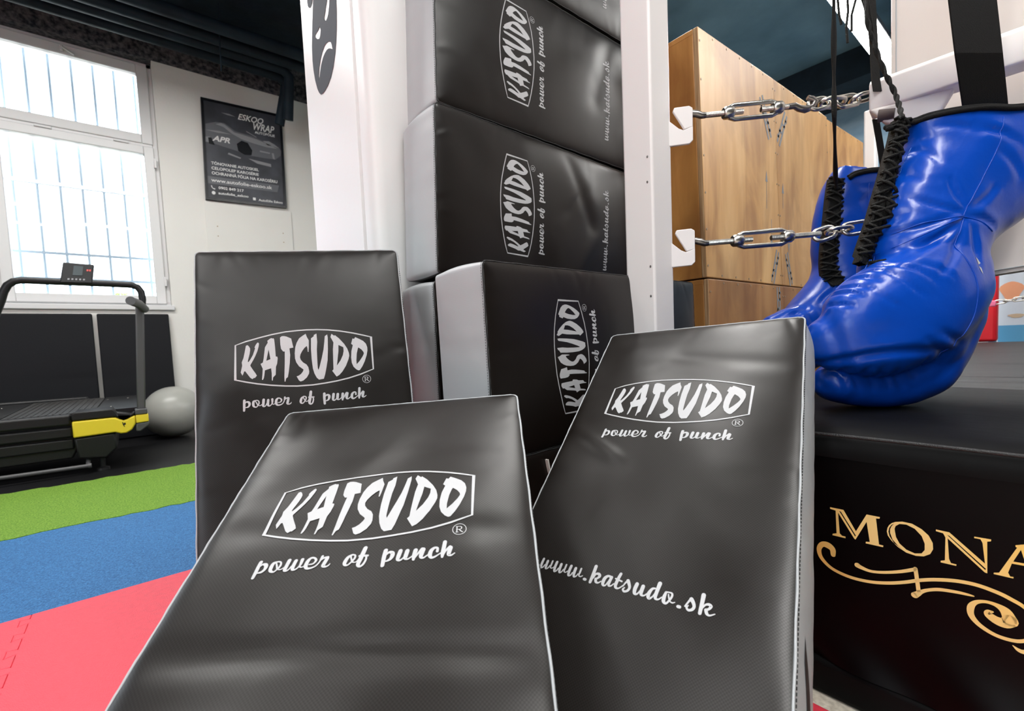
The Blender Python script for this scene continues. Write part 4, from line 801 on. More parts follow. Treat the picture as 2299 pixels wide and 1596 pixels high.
# skirt banner, slack towards its foot
sk = []; zs_ = np.linspace(RZ-.045, .056, 40)
def skx(y, z):
    d = np.clip((.22-z)/.17, 0, 1); w = .016*np.sin(y*11+z*9)*np.sin(y*4.3+1)+.010*np.sin(y*27+2-z*25); return RX+.004-d**1.6*(.012+w)-.001*np.sin(y*6)
yy, zz = np.meshgrid(np.linspace(RY0, RY-.004, 420), zs_, indexing='ij')
m = MB(); m.grid(np.stack([skx(yy, zz), yy, zz], -1), flip=False); skirt = m.build('skirt_banner', M['skirt'], ring, smooth=180)
m = MB(); m.box((RX-.012, RY0, -.02), (RX+.03, RY, .056)); m.build('base_rail', M['apron'], ring, bevel=.012, seg=3)
GOLD = [[[(0.3093, 0.38002), (0.28629, 0.38023), (0.26561, 0.34241), (0.24866, 0.38096), (0.22809, 0.38135), (0.2285, 0.37801), (0.234, 0.37704), (0.22909, 0.32751), (0.22256, 0.32745), (0.22296, 0.32407), (0.24998, 0.32303), (0.24956, 0.32648), (0.24345, 0.32786), (0.24861, 0.36616), (0.26624, 0.32542), (0.26851, 0.32696), (0.29543, 0.37215), (0.29256, 0.3301), (0.28856, 0.32645), (0.28273, 0.32653), (0.28272, 0.32312), (0.3052, 0.32254), (0.30472, 0.32586), (0.29801, 0.32875), (0.2997, 0.37532), (0.3093, 0.37656)], [(0.29354, 0.37607), (0.29072, 0.37539), (0.26582, 0.33395), (0.26694, 0.33137)]], [[(0.21752, 0.3567), (0.21653, 0.36369), (0.21409, 0.36973), (0.21003, 0.37487), (0.20498, 0.37841), (0.19499, 0.38174), (0.18128, 0.38171), (0.16785, 0.37531), (0.15841, 0.36668), (0.15274, 0.35451), (0.15208, 0.34335), (0.15586, 0.33321), (0.16457, 0.32591), (0.17501, 0.32337), (0.18864, 0.32476), (0.20063, 0.33134), (0.21084, 0.34137), (0.21603, 0.34912)], [(0.20547, 0.36029), (0.20591, 0.36546), (0.20452, 0.37062), (0.19894, 0.37617), (0.18904, 0.37768), (0.17735, 0.37329), (0.16773, 0.36256), (0.16347, 0.34982), (0.16337, 0.33835), (0.16744, 0.33058), (0.17697, 0.32738), (0.18868, 0.33051), (0.19868, 0.33911), (0.20378, 0.34968)], [(0.21505, 0.35691), (0.21386, 0.36446), (0.21103, 0.37061), (0.20698, 0.37441), (0.2104, 0.36892), (0.21261, 0.36216), (0.21257, 0.35498), (0.20881, 0.34334), (0.20065, 0.33398), (0.19461, 0.32882), (0.20674, 0.33734), (0.21335, 0.3486)]], [[(0.1488, 0.3804), (0.13143, 0.38033), (0.08731, 0.3397), (0.09073, 0.37424), (0.09325, 0.37987), (0.10065, 0.37948), (0.10069, 0.3821), (0.08072, 0.3833), (0.08099, 0.37992), (0.08528, 0.3781), (0.08434, 0.32412), (0.08709, 0.32429), (0.13342, 0.36884), (0.13124, 0.33282), (0.12869, 0.32626), (0.1217, 0.32627), (0.12201, 0.32344), (0.14203, 0.3228), (0.14188, 0.32587), (0.13652, 0.3285), (0.13627, 0.3697), (0.13937, 0.37621), (0.14877, 0.3774)], [(0.13401, 0.3746), (0.13171, 0.37432), (0.08622, 0.33128), (0.08683, 0.32868)]], [[(0.05359, 0.38216), (0.04368, 0.38672), (0.02886, 0.33061), (0.02314, 0.33014), (0.02337, 0.32737), (0.04044, 0.32703), (0.04019, 0.32986), (0.03583, 0.33153), (0.04087, 0.35165), (0.05701, 0.35046), (0.06087, 0.33401), (0.05848, 0.32841), (0.05468, 0.32892), (0.05494, 0.32628), (0.07716, 0.32561), (0.07687, 0.32808), (0.07091, 0.33029), (0.05173, 0.37866), (0.05324, 0.3793)], [(0.05555, 0.35443), (0.04211, 0.35552), (0.04751, 0.3764)]]]
GST = [[(0.30399, 0.28174, 0.00848), (0.30519, 0.29296, 0.01075), (0.3137, 0.29893, 0.01281), (0.32357, 0.29723, 0.01005), (0.32909, 0.28509, 0.00866), (0.32485, 0.26874, 0.0072), (0.30883, 0.25378, 0.00626), (0.28729, 0.24716, 0.00615), (0.26422, 0.24588, 0.00603), (0.2377, 0.24965, 0.0059), (0.21239, 0.25785, 0.00602), (0.19018, 0.26807, 0.0059), (0.17079, 0.27897, 0.00605), (0.14841, 0.28885, 0.00616), (0.12169, 0.29661, 0.00624), (0.09625, 0.29917, 0.00632), (0.07195, 0.29574, 0.0064), (0.05634, 0.29046, 0.0063), (0.0425, 0.28363, 0.00577), (0.03067, 0.27057, 0.00549), (0.02604, 0.25452, 0.00481)], [(0.26317, 0.27448, 0.00957), (0.25756, 0.27229, 0.00762), (0.24213, 0.27011, 0.00537), (0.2229, 0.27474, 0.00528), (0.1983, 0.28517, 0.00568), (0.17575, 0.29792, 0.00632)], [(0.17576, 0.29921, 0.00606), (0.17307, 0.27679, 0.00606), (0.17099, 0.25807, 0.00606)], [(0.1763, 0.24884, 0.01066), (0.17153, 0.25394, 0.00859), (0.1668, 0.25925, 0.00653), (0.15743, 0.26612, 0.00548), (0.14276, 0.27278, 0.00589), (0.12145, 0.27685, 0.00529), (0.10771, 0.27801, 0.00427), (0.10013, 0.2782, 0.00235)], [(0.02584, 0.24325, 0.00438), (0.04154, 0.22752, 0.00557), (0.05522, 0.22194, 0.00588), (0.07401, 0.22227, 0.00599), (0.092, 0.23065, 0.00703), (0.10218, 0.2431, 0.00828), (0.10321, 0.25736, 0.00899), (0.09749, 0.26835, 0.00658), (0.08606, 0.2744, 0.00511), (0.0732, 0.2739, 0.00688), (0.06291, 0.26774, 0.01362), (0.05731, 0.25616, 0.01695)], [(0.05728, 0.25383, 0.01921), (0.06337, 0.24751, 0.01638), (0.07281, 0.24792, 0.01378), (0.0817, 0.25347, 0.01112), (0.08177, 0.25824, 0.00811), (0.07746, 0.26038, 0.00323)], [(0.05356, 0.21383, 0.00136), (0.0474, 0.20945, 0.00561), (0.04123, 0.20911, 0.00669), (0.03259, 0.2147, 0.00663)]]
mb = MB()
for loops in GOLD: fill2(mb, loops)
for s_ in GST: ribbon2(mb, smooth_stroke(s_))
drape(mb, 'banner_print', M['gold'], lambda y, z: np.stack([skx(y, z)-.0012, y, z], 1), skirt, False, .02)

# white corner post with welded hooks
cp = thing('corner_post', 'white square steel post standing at the ring corner', 'post', (1.223, .818, -.02))
m = MB(); m.box((1.173, .7686, -.02), (1.273, .8686, 2.6)); m.build('post_tube', M['white_steel'], cp, bevel=.007, seg=3)
m = MB()
for (y, z) in ((.784, 1.255), (.786, 1.185), (.782, .945), (.783, .86)): m.ball((1.1725, y, z), .003, 8, 6, (.3, 1, 1.3))
m.build('paint_chips', M['zinc_d'], cp)
DG = Vector((.7071, -.7071, 0))      # from the corner towards the ring centre
def hook_plate(z):
    c = Vector((1.262, .776, z)); w = Vector((.7071, .7071, 0))*.005
    pr = [(-.022, -.030), (.050, -.026), (.056, -.020), (.056, .004), (.050, .012), (.026, .004), (.036, .030), (.056, .046), (.052, .054), (.022, .050), (.018, .044), (.034, .034), (.018, -.002), (-.022, .042)]
    pr = [(-.022, -.040), (.064, -.036), (.074, -.026), (.074, .014), (.048, .004), (.034, .010), (-.022, .058)]
    m = MB(); m.hexa([c+DG*a+Vector((0, 0, b_))-w for a, b_ in pr], [c+DG*a+Vector((0, 0, b_))+w for a, b_ in pr])
    pr = [(.050, .006), (.074, .012), (.074, .066), (.064, .072), (.022, .070), (.018, .060)]
    m.hexa([c+DG*a+Vector((0, 0, b_))-w for a, b_ in pr], [c+DG*a+Vector((0, 0, b_))+w for a, b_ in pr])
    m.build('hook_plate', M['white_steel'], cp, bevel=.002)
hook_plate(1.338); hook_plate(.985)
# turnbuckles and chains
def link(m, c, d, n, L, w, r, ):
    d = Vector(d).normalized(); n = Vector(n); n = (n-d*n.dot(d)).normalized(); pts = []
    hl = L/2-w/2
    for k in range(9): a = -math.pi/2+math.pi*k/8; pts.append(c+d*(hl+w/2*math.cos(a))+n*(w/2*math.sin(a)))
    for k in range(9): a = math.pi/2+math.pi*k/8; pts.append(c+d*(-hl+w/2*math.cos(a))+n*(w/2*math.sin(a)))
    m.tube(pts, r, 8, closed=True)
def turnbuckle(A, B, label, la, lb, open_=.13, hookb=True):
    """hook at A, threaded rods, open body from la to lb along A-B, rod to B"""
    A = Vector(A); B = Vector(B); d = (B-A).normalized(); up = Vector((0, 0, 1)); up = (up-d*up.dot(d)).normalized(); sd = d.cross(up); Ln = (B-A).length
    t = thing('turnbuckle', label, 'turnbuckle', A, 'turnbuckles at the ring corner')
    m = MB(); m.tube([A+d*.004-up*.012+sd*.016, A-d*.004-up*.006+sd*.004, A+d*.002+up*.006-sd*.008, A+d*.018+up*.012-sd*.006, A+d*.034+up*.006, A+d*.046, A+d*.058], [.007, .0095, .0105, .0105, .0102, .0096, .0088], 12); m.build('hook', M['zinc_d'], t, smooth=60)
    def rod(x0, x1, name):
        m = MB(); n = int((x1-x0)/.0016); m.tube([A+d*(x0+(x1-x0)*k/n) for k in range(n+1)], [.0076+.0009*(k % 2) for k in range(n+1)], 10); m.build(name, M['zinc'], t, smooth=30)
    rod(.052, la+.045, 'threaded_rod'); rod(lb-.050, Ln, 'threaded_rod')
    m = MB()
    for s_ in (-1, 1): m.tube([A+d*(la+.004)+up*s_*.013, A+d*(la+.018)+up*s_*.0205, A+d*(lb-.018)+up*s_*.0205, A+d*(lb-.004)+up*s_*.013], [.008, .0068, .0068, .008], 10)
    for x in (la, lb): m.tube([A+d*(x-.015), A+d*(x-.010), A+d*(x+.011), A+d*(x+.016)], [.015, .0185, .0185, .015], 12)
    m.build('body', M['zinc'], t, smooth=50)
    if hookb:
        m = MB(); m.tube([B-d*.012, B+d*.008+up*.001, B+d*.022-up*.008, B+d*.040-up*.013, B+d*.060-up*.008, B+d*.072+up*.006, B+d*.062+up*.016, B+d*.050+up*.022], [.0085, .0092, .0098, .0105, .0105, .0105, .0095, .007], 12); m.build('hook', M['zinc_d'], t, smooth=60)
    return t
def chain(pts, label):
    pts = [Vector(p) for p in pts]; t = thing('chain', label, 'chain', pts[0], 'short chains at the ring corner')
    for i in range(len(pts)-1):
        a, b_ = pts[i], pts[i+1]; m = MB(); n = Vector((.25, .25, 1)) if i % 2 == 0 else Vector((.7, .7, -.25)); d = b_-a
        link(m, (a+b_)/2, d, n, d.length+.024, .038, .0060); m.build('link', M['zinc'], t, smooth=180)
    return t
turnbuckle((1.34372, 0.75906, 1.40046), (1.59854, 0.559, 1.42158), 'upper turnbuckle hooked on the white post', .128, .279)
turnbuckle((1.32232, 0.74603, 1.01543), (1.63767, 0.49613, 1.03184), 'lower turnbuckle hooked on the white post', .147, .301, hookb=False)
chain([(1.6469, 0.51959, 1.42299), (1.67675, 0.49572, 1.42948), (1.71839, 0.4682, 1.42997), (1.76098, 0.44067, 1.43996), (1.81357, 0.41183, 1.45507)], 'chain from the upper turnbuckle to the white rope sleeve')
chain([(1.63091, 0.50115, 1.02544), (1.65739, 0.474, 1.0375), (1.68919, 0.44173, 1.03975), (1.722, 0.40235, 1.04449)], 'chain from the lower turnbuckle to the blue glove laces')

# rope sleeve, corner cushion, straps
a, b_ = Vector((1.81027, 0.41323, 1.43876)), Vector((1.84776, 0.0989, 1.45046)); d = (b_-a).normalized(); a1 = a+d*1.1
rs = thing('rope_sleeve', 'white padded sleeve over the ring rope at the end of the upper chain', 'rope cover', a)
sdv = Vector((d.y, -d.x, 0)).normalized(); up = Vector((0, 0, 1)); hh = .047
def ringsec(p, k=1.): return [p+sdv*x*k+up*z*k for x, z in ((-.036, -hh), (.036, -hh), (.040, -hh+.008), (.040, hh-.014), (.026, hh), (-.030, hh), (-.042, hh-.012), (-.042, -hh+.006))]
m = MB(); m.hexa(ringsec(a), ringsec(a1)); m.build('sleeve_cover', M['cushion'], rs, bevel=.004)
m = MB(); m.tube([a-d*.001, a-d*.0015], .026, 20); m.build('sleeve_bore', M['cushion_in'], rs)  # flat dark disc in place of the shaded hollow
fl = [a-up*.041+sdv*.036, a-up*.088+sdv*.030+d*.035, a-up*.125+d*.09, a-up*.115+d*.15, a-up*.041+d*.19]
m = MB(); m.hexa([p-sdv*.03 for p in fl], [p+sdv*.012 for p in fl]); m.build('sleeve_flap', M['cushion'], rs, bevel=.01, seg=3)
m = MB(); m.tube([a+d*.022-up*.066+sdv*.034, a+d*.06-up*.072+sdv*.033], [.022, .017], 16, flat=.8); m.build('flap_hole', M['cushion_in'], rs, smooth=40)  # solid dark plug standing in for the shaded hole in the flap
cc = thing('corner_cushion', 'tall white corner cushion hanging behind the black strap', 'corner cushion', (1.98, .1, .87))
q = [(2.05, .413), (1.985, .05), (1.93, -.25), (1.90, -.60)]; n = 40; A = []
for k in range(n+1):
    f_ = k/n*3; i = min(2, int(f_)); g = f_-i; x = q[i][0]*(1-g)+q[i+1][0]*g; y = q[i][1]*(1-g)+q[i+1][1]*g; row = []
    zb = .845-.0*k+.06*(1-math.exp(-k/10)); 
    for z in np.linspace(zb, 2.5, 60): row.append((x-.006*math.sin(z*7+k*.15)-.012*math.sin(y*9)-.03*math.exp(-((z-zb)/.05))*0, y, z))
    A.append(row)
A = np.array(A); B_ = A+np.array([.09, .02, 0]); m = MB(); m.grid(A, flip=False); m.grid(B_, flip=True)
for e in (0, -1): m.grid(np.stack([A[e], B_[e]], 0), flip=(e == 0))
for e in (0, -1): m.grid(np.stack([A[:, e], B_[:, e]], 0), flip=(e != 0))
m.build('cushion_body', M['cushion_body'], cc, smooth=50, merge=True)
m = MB(); m.tube([tuple(A[k, 0]+np.array([-.003, 0, .012])) for k in range(n+1)], .0022, 6); m.tube([tuple(A[0, k]+np.array([-.004, -.012, 0])) for k in range(60)], .002, 6); m.build('cushion_seam', M['pad_grey'], cc)
def strap(name, label, cat, P, w, mat_, ax, thick=.002):
    P = [Vector(p) for p in P]; ax = Vector(ax).normalized(); fn = ax.cross(Vector((0, 0, 1))).normalized()*thick
    m = MB(); A = np.array([[p-ax*w/2+fn, p+ax*w/2+fn] for p in P]); B_ = np.array([[p-ax*w/2-fn, p+ax*w/2-fn] for p in P])
    for i in range(len(P)-1):
        m.hexa([A[i][0], A[i][1], A[i+1][1], A[i+1][0]], [B_[i][0], B_[i][1], B_[i+1][1], B_[i+1][0]])
    return tag(m.build(name, mat_, smooth=30), label, cat)
RV = (0.77202, -0.63417, -0.04248)
strap('webbing_strap', 'wide black webbing strap hanging down into the front blue glove', 'strap', [(1.54056, 0.19748, 2.79218), (1.52351, 0.17003, 1.78034), (1.53373, 0.16346, 1.47631), (1.5506, 0.1534, 1.36004), (1.62693, 0.14779, 1.26006), (1.6699, 0.14868, 1.22444)], .108, M['web'], RV)
strap('lace_strap', 'frayed black strap hanging before the bright ceiling lamp', 'strap', [(1.81454, 0.44692, 2.88727), (1.77357, 0.41275, 2.0338), (1.7561, 0.40102, 1.70564), (1.75269, 0.39443, 1.58734), (1.76214, 0.39069, 1.47439), (1.76386, 0.38665, 1.44114)], .024, M['lace'], RV)
strap('lace_strap', 'narrow black strap hanging below the white rope sleeve', 'strap', [(1.8562, 0.41098, 1.3941), (1.86071, 0.40148, 1.32086), (1.86559, 0.3897, 1.22234), (1.86706, 0.38293, 1.15208)], .020, M['web'], RV)
m = MB()
for pts in ([(1.72668, 0.47708, 2.60695), (1.66143, 0.45845, 1.69916), (1.66127, 0.45507, 1.6549), (1.66433, 0.45039, 1.62739)], [(1.74877, 0.45894, 2.60573), (1.68352, 0.44031, 1.69795), (1.6821, 0.43879, 1.66417), (1.67491, 0.44118, 1.6203), (1.67457, 0.43775, 1.57345)], [(1.76684, 0.44409, 2.60474), (1.70159, 0.42546, 1.69695), (1.68938, 0.43198, 1.65336), (1.68603, 0.43102, 1.60667)], [(1.76584, 0.44492, 2.6048), (1.71665, 0.41309, 1.69612), (1.72452, 0.40311, 1.65142), (1.73013, 0.39582, 1.61726)], [(1.7809, 0.43254, 2.60397), (1.7287, 0.40319, 1.69546), (1.73314, 0.39335, 1.6171), (1.73644, 0.38651, 1.56484)]): m.tube(pts, .0035, 6)
tag(m.build('lace_fringe', M['lace']), 'loose black lace ends dangling across the bright ceiling lamp', 'lace')

# beyond the ring: far corner and wall
m = MB(); m.box((6.83, .505, .54), (6.99, .66, 1.9)); tag(m.build('ring_cushion', M['redpad'], bevel=.03, seg=3), 'red corner cushion at the far end of the ring canvas', 'corner cushion')
fb = thing('display_board', 'pale blue poster board beyond the red cushion', 'poster', (7.38, .42, .6))
m = MB(); m.box((7.36, .28, .2), (7.40, .545, 1.75)); m.build('board', M['poster_b'], fb)
def blob(name, mm, y, z, ry, rz):
    mb = MB(); mb.add([(y+ry*math.cos(a)*(1+.2*math.sin(3*a)), z+rz*math.sin(a), 0) for a in np.arange(0, 6.28, .3)], [tuple(range(21))]); drape(mb, name, mm, lambda x, q: np.stack([np.full_like(x, 7.356), x, q], 1), fb)
blob('picture', M['skin_o'], .44, 1.07, .085, .10); blob('picture', M['tan'], .40, .80, .06, .022)
mb = MB(); fill2(mb, [[(.29, .50), (.535, .50), (.535, .70), (.29, .70)]]); drape(mb, 'picture', M['poster_c'], lambda x, q: np.stack([np.full_like(x, 7.357), x, q], 1), fb)
m = MB(); m.box((7.40, .20, -.02), (7.45, .285, 1.9)); tag(m.build('upright_board', M['tan']), 'tan upright board beside the pale poster beyond the ring', 'board')
m = MB(); m.box((7.38, -.4, .2), (7.44, .16, 1.5)); tag(m.build('folding_screen', M['tan'], bevel=.01), 'tan panel at the right edge beyond the ring canvas', 'panel')
m = MB(); m.tube([(7.3, .17, .3), (7.3, .18, 1.1), (7.28, .17, 1.25)], .04, 12); tag(m.build('hanging_bag', M['lace'], smooth=60), 'dark slim bag hanging beyond the ring at the right edge', 'bag')
m = MB(); m.ball((7.26, .155, 1.10), .035, 14, 10, (1, 1.2, .8)); tag(m.build('yellow_mitt', M['yellowp'], smooth=180), 'small yellow object hanging above the dark bag beyond the ring', 'mitt')
m = MB(); m.box((6.60, .50, .895), (6.68, .57, .955)); tag(m.build('pink_cover', M['pinkp'], bevel=.01), 'small pink cover on the far chain before the red cushion', 'cover')
chain([(6.62, .50-.062*k, .935+.007*k) for k in range(9)], 'chain stretched before the pale poster beyond the ring')
m = MB(); m.tube([(7.25, .66, -.02), (7.25, .66, .75)], .06, 16); tag(m.build('white_canister', M['whitebg'], smooth=60), 'small white canister left of the red cushion beyond the ring', 'canister')
m = MB(); m.box((4.2, .93, -.02), (4.28, 1.0, 2.3)); tag(m.build('slim_column', M['white_steel'], bevel=.01), 'slim white upright behind the gap between the gloves', 'post')

# ------------------------------------------------------------------ giant boxing gloves
from mathutils.bvhtree import BVHTree
def sweep_mesh(paths, voxel, name):
    mb = MB(); N = 36
    for P in paths:
        P = np.array(P, float)      # x,y,z, half width, half depth
        Q = np.vstack([2*P[0]-P[1], P, 2*P[-1]-P[-2]]); R = []
        for i in range(1, len(P)):
            p0, p1, p2, p3 = Q[i-1], Q[i], Q[i+1], Q[i+2]
            for j in range(6):
                t_ = j/6; R.append(.5*((2*p1)+(-p0+p2)*t_+(2*p0-5*p1+4*p2-p3)*t_*t_+(-p0+3*p1-3*p2+p3)*t_**3))
        R.append(P[-1]); R = np.array(R)
        # rounded far end
        d = R[-1, :3]-R[-2, :3]; d /= np.linalg.norm(d); w0, t0 = R[-1, 3], R[-1, 4]; ext = min(w0, t0)
        for a in np.linspace(.3, 1.5, 5): R = np.vstack([R, np.r_[R[-1, :3]*0+P[-1, :3]+d*ext*math.sin(a), w0*math.cos(a)+1e-4, t0*math.cos(a)+1e-4]])
        rings = []
        for i in range(len(R)):
            a = R[max(0, i-1), :3]; b_ = R[min(len(R)-1, i+1), :3]; tg = b_-a; tg /= np.linalg.norm(tg)+1e-9
            n1 = np.array([-tg[1], tg[0], 0]); n1 /= np.linalg.norm(n1)+1e-9; n2 = np.cross(tg, n1)
            rings.append([R[i, :3]+n1*R[i, 3]*math.copysign(abs(math.cos(q))**.85, math.cos(q))+n2*R[i, 4]*math.copysign(abs(math.sin(q))**.85, math.sin(q)) for q in np.linspace(0, 2*math.pi, N, endpoint=False)])
        vs = [p for r_ in rings for p in r_]; n = len(rings); fs = []
        for i in range(n-1):
            for k in range(N): l = (k+1) % N; fs.append((i*N+k, i*N+l, (i+1)*N+l, (i+1)*N+k))
        fs.append(tuple(range(N))[::-1]); fs.append(tuple((n-1)*N+k for k in range(N))); mb.add(vs, fs)
    me = bpy.data.meshes.new(name); me.from_pydata(mb.v, [], mb.f)
    bm = bmesh.new(); bm.from_mesh(me); bmesh.ops.recalc_face_normals(bm, faces=bm.faces); bm.to_mesh(me); bm.free()
    o = bpy.data.objects.new(name, me); SC.collection.objects.link(o)
    r = o.modifiers.new('r', 'REMESH'); r.mode = 'VOXEL'; r.voxel_size = voxel
    s = o.modifiers.new('s', 'SMOOTH'); s.factor = .6; s.iterations = 7
    dg = bpy.context.evaluated_depsgraph_get(); m2 = bpy.data.meshes.new_from_object(o.evaluated_get(dg))
    bpy.data.objects.remove(o); return m2
def displace(me, folds, noise_amp, seed):
    n = len(me.vertices); co = np.empty(n*3); me.vertices.foreach_get('co', co); co = co.reshape(-1, 3)
    no = np.array([v.normal[:] for v in me.vertices]); dz = np.zeros(n)
    for i in range(n): dz[i] = noise_amp*noise.noise(Vector(co[i]*9)+Vector((seed, 0, 0)))+noise_amp*.45*noise.noise(Vector(co[i]*22)+Vector((0, seed, 0)))
    for x0, y0, x1, y1, w, am in folds:
        d = np.array([x1-x0, y1-y0]); L = np.hypot(*d)+1e-9; d /= L
        t_ = (co[:, 0]-x0)*d[0]+(co[:, 1]-y0)*d[1]; q = -(co[:, 0]-x0)*d[1]+(co[:, 1]-y0)*d[0]
        tt = np.clip(t_/L, 0, 1); over = np.maximum(0, np.abs(t_-L/2)-L/2)
        bow = q-.12*L*np.sin(np.pi*tt)*(1 if (int(x0*1e4) % 2) else -1)*.5
        dz += am*(np.exp(-(bow/w)**2)-.45*np.exp(-(bow/(2.4*w))**2))*np.exp(-(over/(w*1.5))**2)*np.sin(np.pi*np.clip(t_/L*.9+.05, 0, 1))**.5*(no[:, 2] > -.15)
    co = co+no*dz[:, None]; me.vertices.foreach_set('co', co.ravel()); me.update(); me.shade_smooth(); return me
def glove(label, mw, paths, folds, seams, lace_l, lace_w, n_lace, piping, voxel, lace_z, seed, extra=None, stitches=()):
    t = thing('giant_boxing_glove', label, 'boxing glove', group='pair of giant blue boxing gloves', matrix=mw)
    me = displace(sweep_mesh(paths, voxel, 'glove_shell'), folds, .0042, seed)
    me.materials.clear(); me.materials.append(M['blue']); sh = bpy.data.objects.new('glove_shell', me); SC.collection.objects.link(sh); parent(sh, t, True)
    bv = BVHTree.FromPolygons([v.co[:] for v in me.vertices], [tuple(p.vertices) for p in me.polygons])
    def on(x, y, lift=.001):
        h = bv.ray_cast(Vector((x, y, 1)), Vector((0, 0, -1)))
        if h[0] is None:
            h = bv.find_nearest(Vector((x, y, .02))); return h[0]+h[1]*lift
        return h[0]+h[1]*lift
    m = MB()
    for sm in seams:
        S = smooth_stroke([(p[0], p[1], .01) for p in sm], 8); m.tube([on(p[0], p[1], .0002) for p in S], .0016, 5)
    if seams: m.build('seam', M['blue'], t, smooth=180, local=True)
    m = MB()
    for sm in stitches:
        S = smooth_stroke([(p[0], p[1], .01) for p in sm], 26)
        for i in range(0, len(S)-1, 2): m.tube([on(S[i][0], S[i][1], .0006), on(S[i+1][0], S[i+1][1], .0006)], .0009, 4)
    if stitches: m.build('stitching', M['bluestitch'], t, smooth=180, local=True)
    # tongue and crossed laces
    LL = smooth_stroke([(p[0], p[1], .01) for p in lace_l], 12); n = len(LL)
    def lp(f_): 
        f_ = min(max(f_, 0), 1)*(n-1); i = min(n-2, int(f_)); g = f_-i; return LL[i]*(1-g)+LL[i+1]*g
    def nrm(f_):
        a, b_ = lp(f_-.02), lp(f_+.02); d = (b_-a)[:2]; d /= np.linalg.norm(d)+1e-9; return np.array([-d[1], d[0]])
    m = MB(); rows = []
    def zz(f_, s_): 
        p = lp(f_)[:2]+nrm(f_)*s_*lace_w; q = on(p[0], p[1], .004); return Vector((p[0], p[1], min(max(q.z, lace_z), lace_z+.055)))
    for k in range(41):
        f_ = k/40; rows.append([tuple(zz(f_, s_)+Vector((0, 0, .004*(1-s_*s_)))) for s_ in np.linspace(-1, 1, 7)])
    A = np.array(rows); m.grid(A, flip=True); B_ = A-np.array([0, 0, .022]); m.grid(B_)
    for e in (0, -1): m.grid(np.stack([A[:, e], B_[:, e]], 0))
    m.build('tongue', M['lace'], t, smooth=60, local=True)
    m = MB(); rr = random.Random(seed)
    for k in range(n_lace):
        f0, f1 = k/n_lace*.93, (k+.85)/n_lace*.93
        for s_ in (1, -1):
            j = rr.uniform(-.25, .25)/n_lace; a = zz(f0+j, s_*1.12); b_ = zz(f1+j, -s_*1.12); c = (a+b_)/2+Vector((0, 0, .012))
            m.tube([a-Vector((0, 0, .006)), a+Vector((0, 0, .004)), (a+c)/2+Vector((0, 0, .005)), c, (b_+c)/2+Vector((0, 0, .003)), b_+Vector((0, 0, .002)), b_-Vector((0, 0, .006))], .0036, 7)
    for s_ in (1, -1): m.tube([zz(k/40, s_*.8)+Vector((0, 0, .004*math.sin(k*1.3))) for k in range(41)], .004, 7)
    m.build('lacing', M['lace'], t, smooth=180, local=True)
    if piping:
        S = smooth_stroke([(p[0], p[1], .01) for p in piping], 8)
        m = MB(); m.tube([(p[0], p[1]-.010, on(p[0], p[1]-.028, 0).z+.002) for p in S], [.0062]*len(S), 8); m.tube([(p[0], p[1]-.003, on(p[0], p[1]-.028, 0).z-.004) for p in S], .006, 8); m.build('cuff_piping', M['web'], t, smooth=180, local=True)
    if extra: extra(t, on)
    return t
GM = Matrix([(0.77202, 0.07168, -0.63154, 1.56019), (-0.63417, 0.02046, -0.77292, 0.24099), (-0.04248, 0.99722, 0.06126, 0.93175), (0, 0, 0, 1)])
def print_patch(t, on):
    mb = MB()
    for lp in [[(0.01051, -0.0442), (0.02147, -0.04818), (0.02446, -0.06013), (0.01649, -0.06412)], [(0.0145, -0.0681), (0.02147, -0.07208), (0.01948, -0.08702), (0.01549, -0.08204)]]: fill2(mb, [lp])
    drape(mb, 'white_print', M['print'], lambda x, y: np.array([tuple(on(a, b_, .0008)) for a, b_ in zip(x, y)]), t, True, .006)
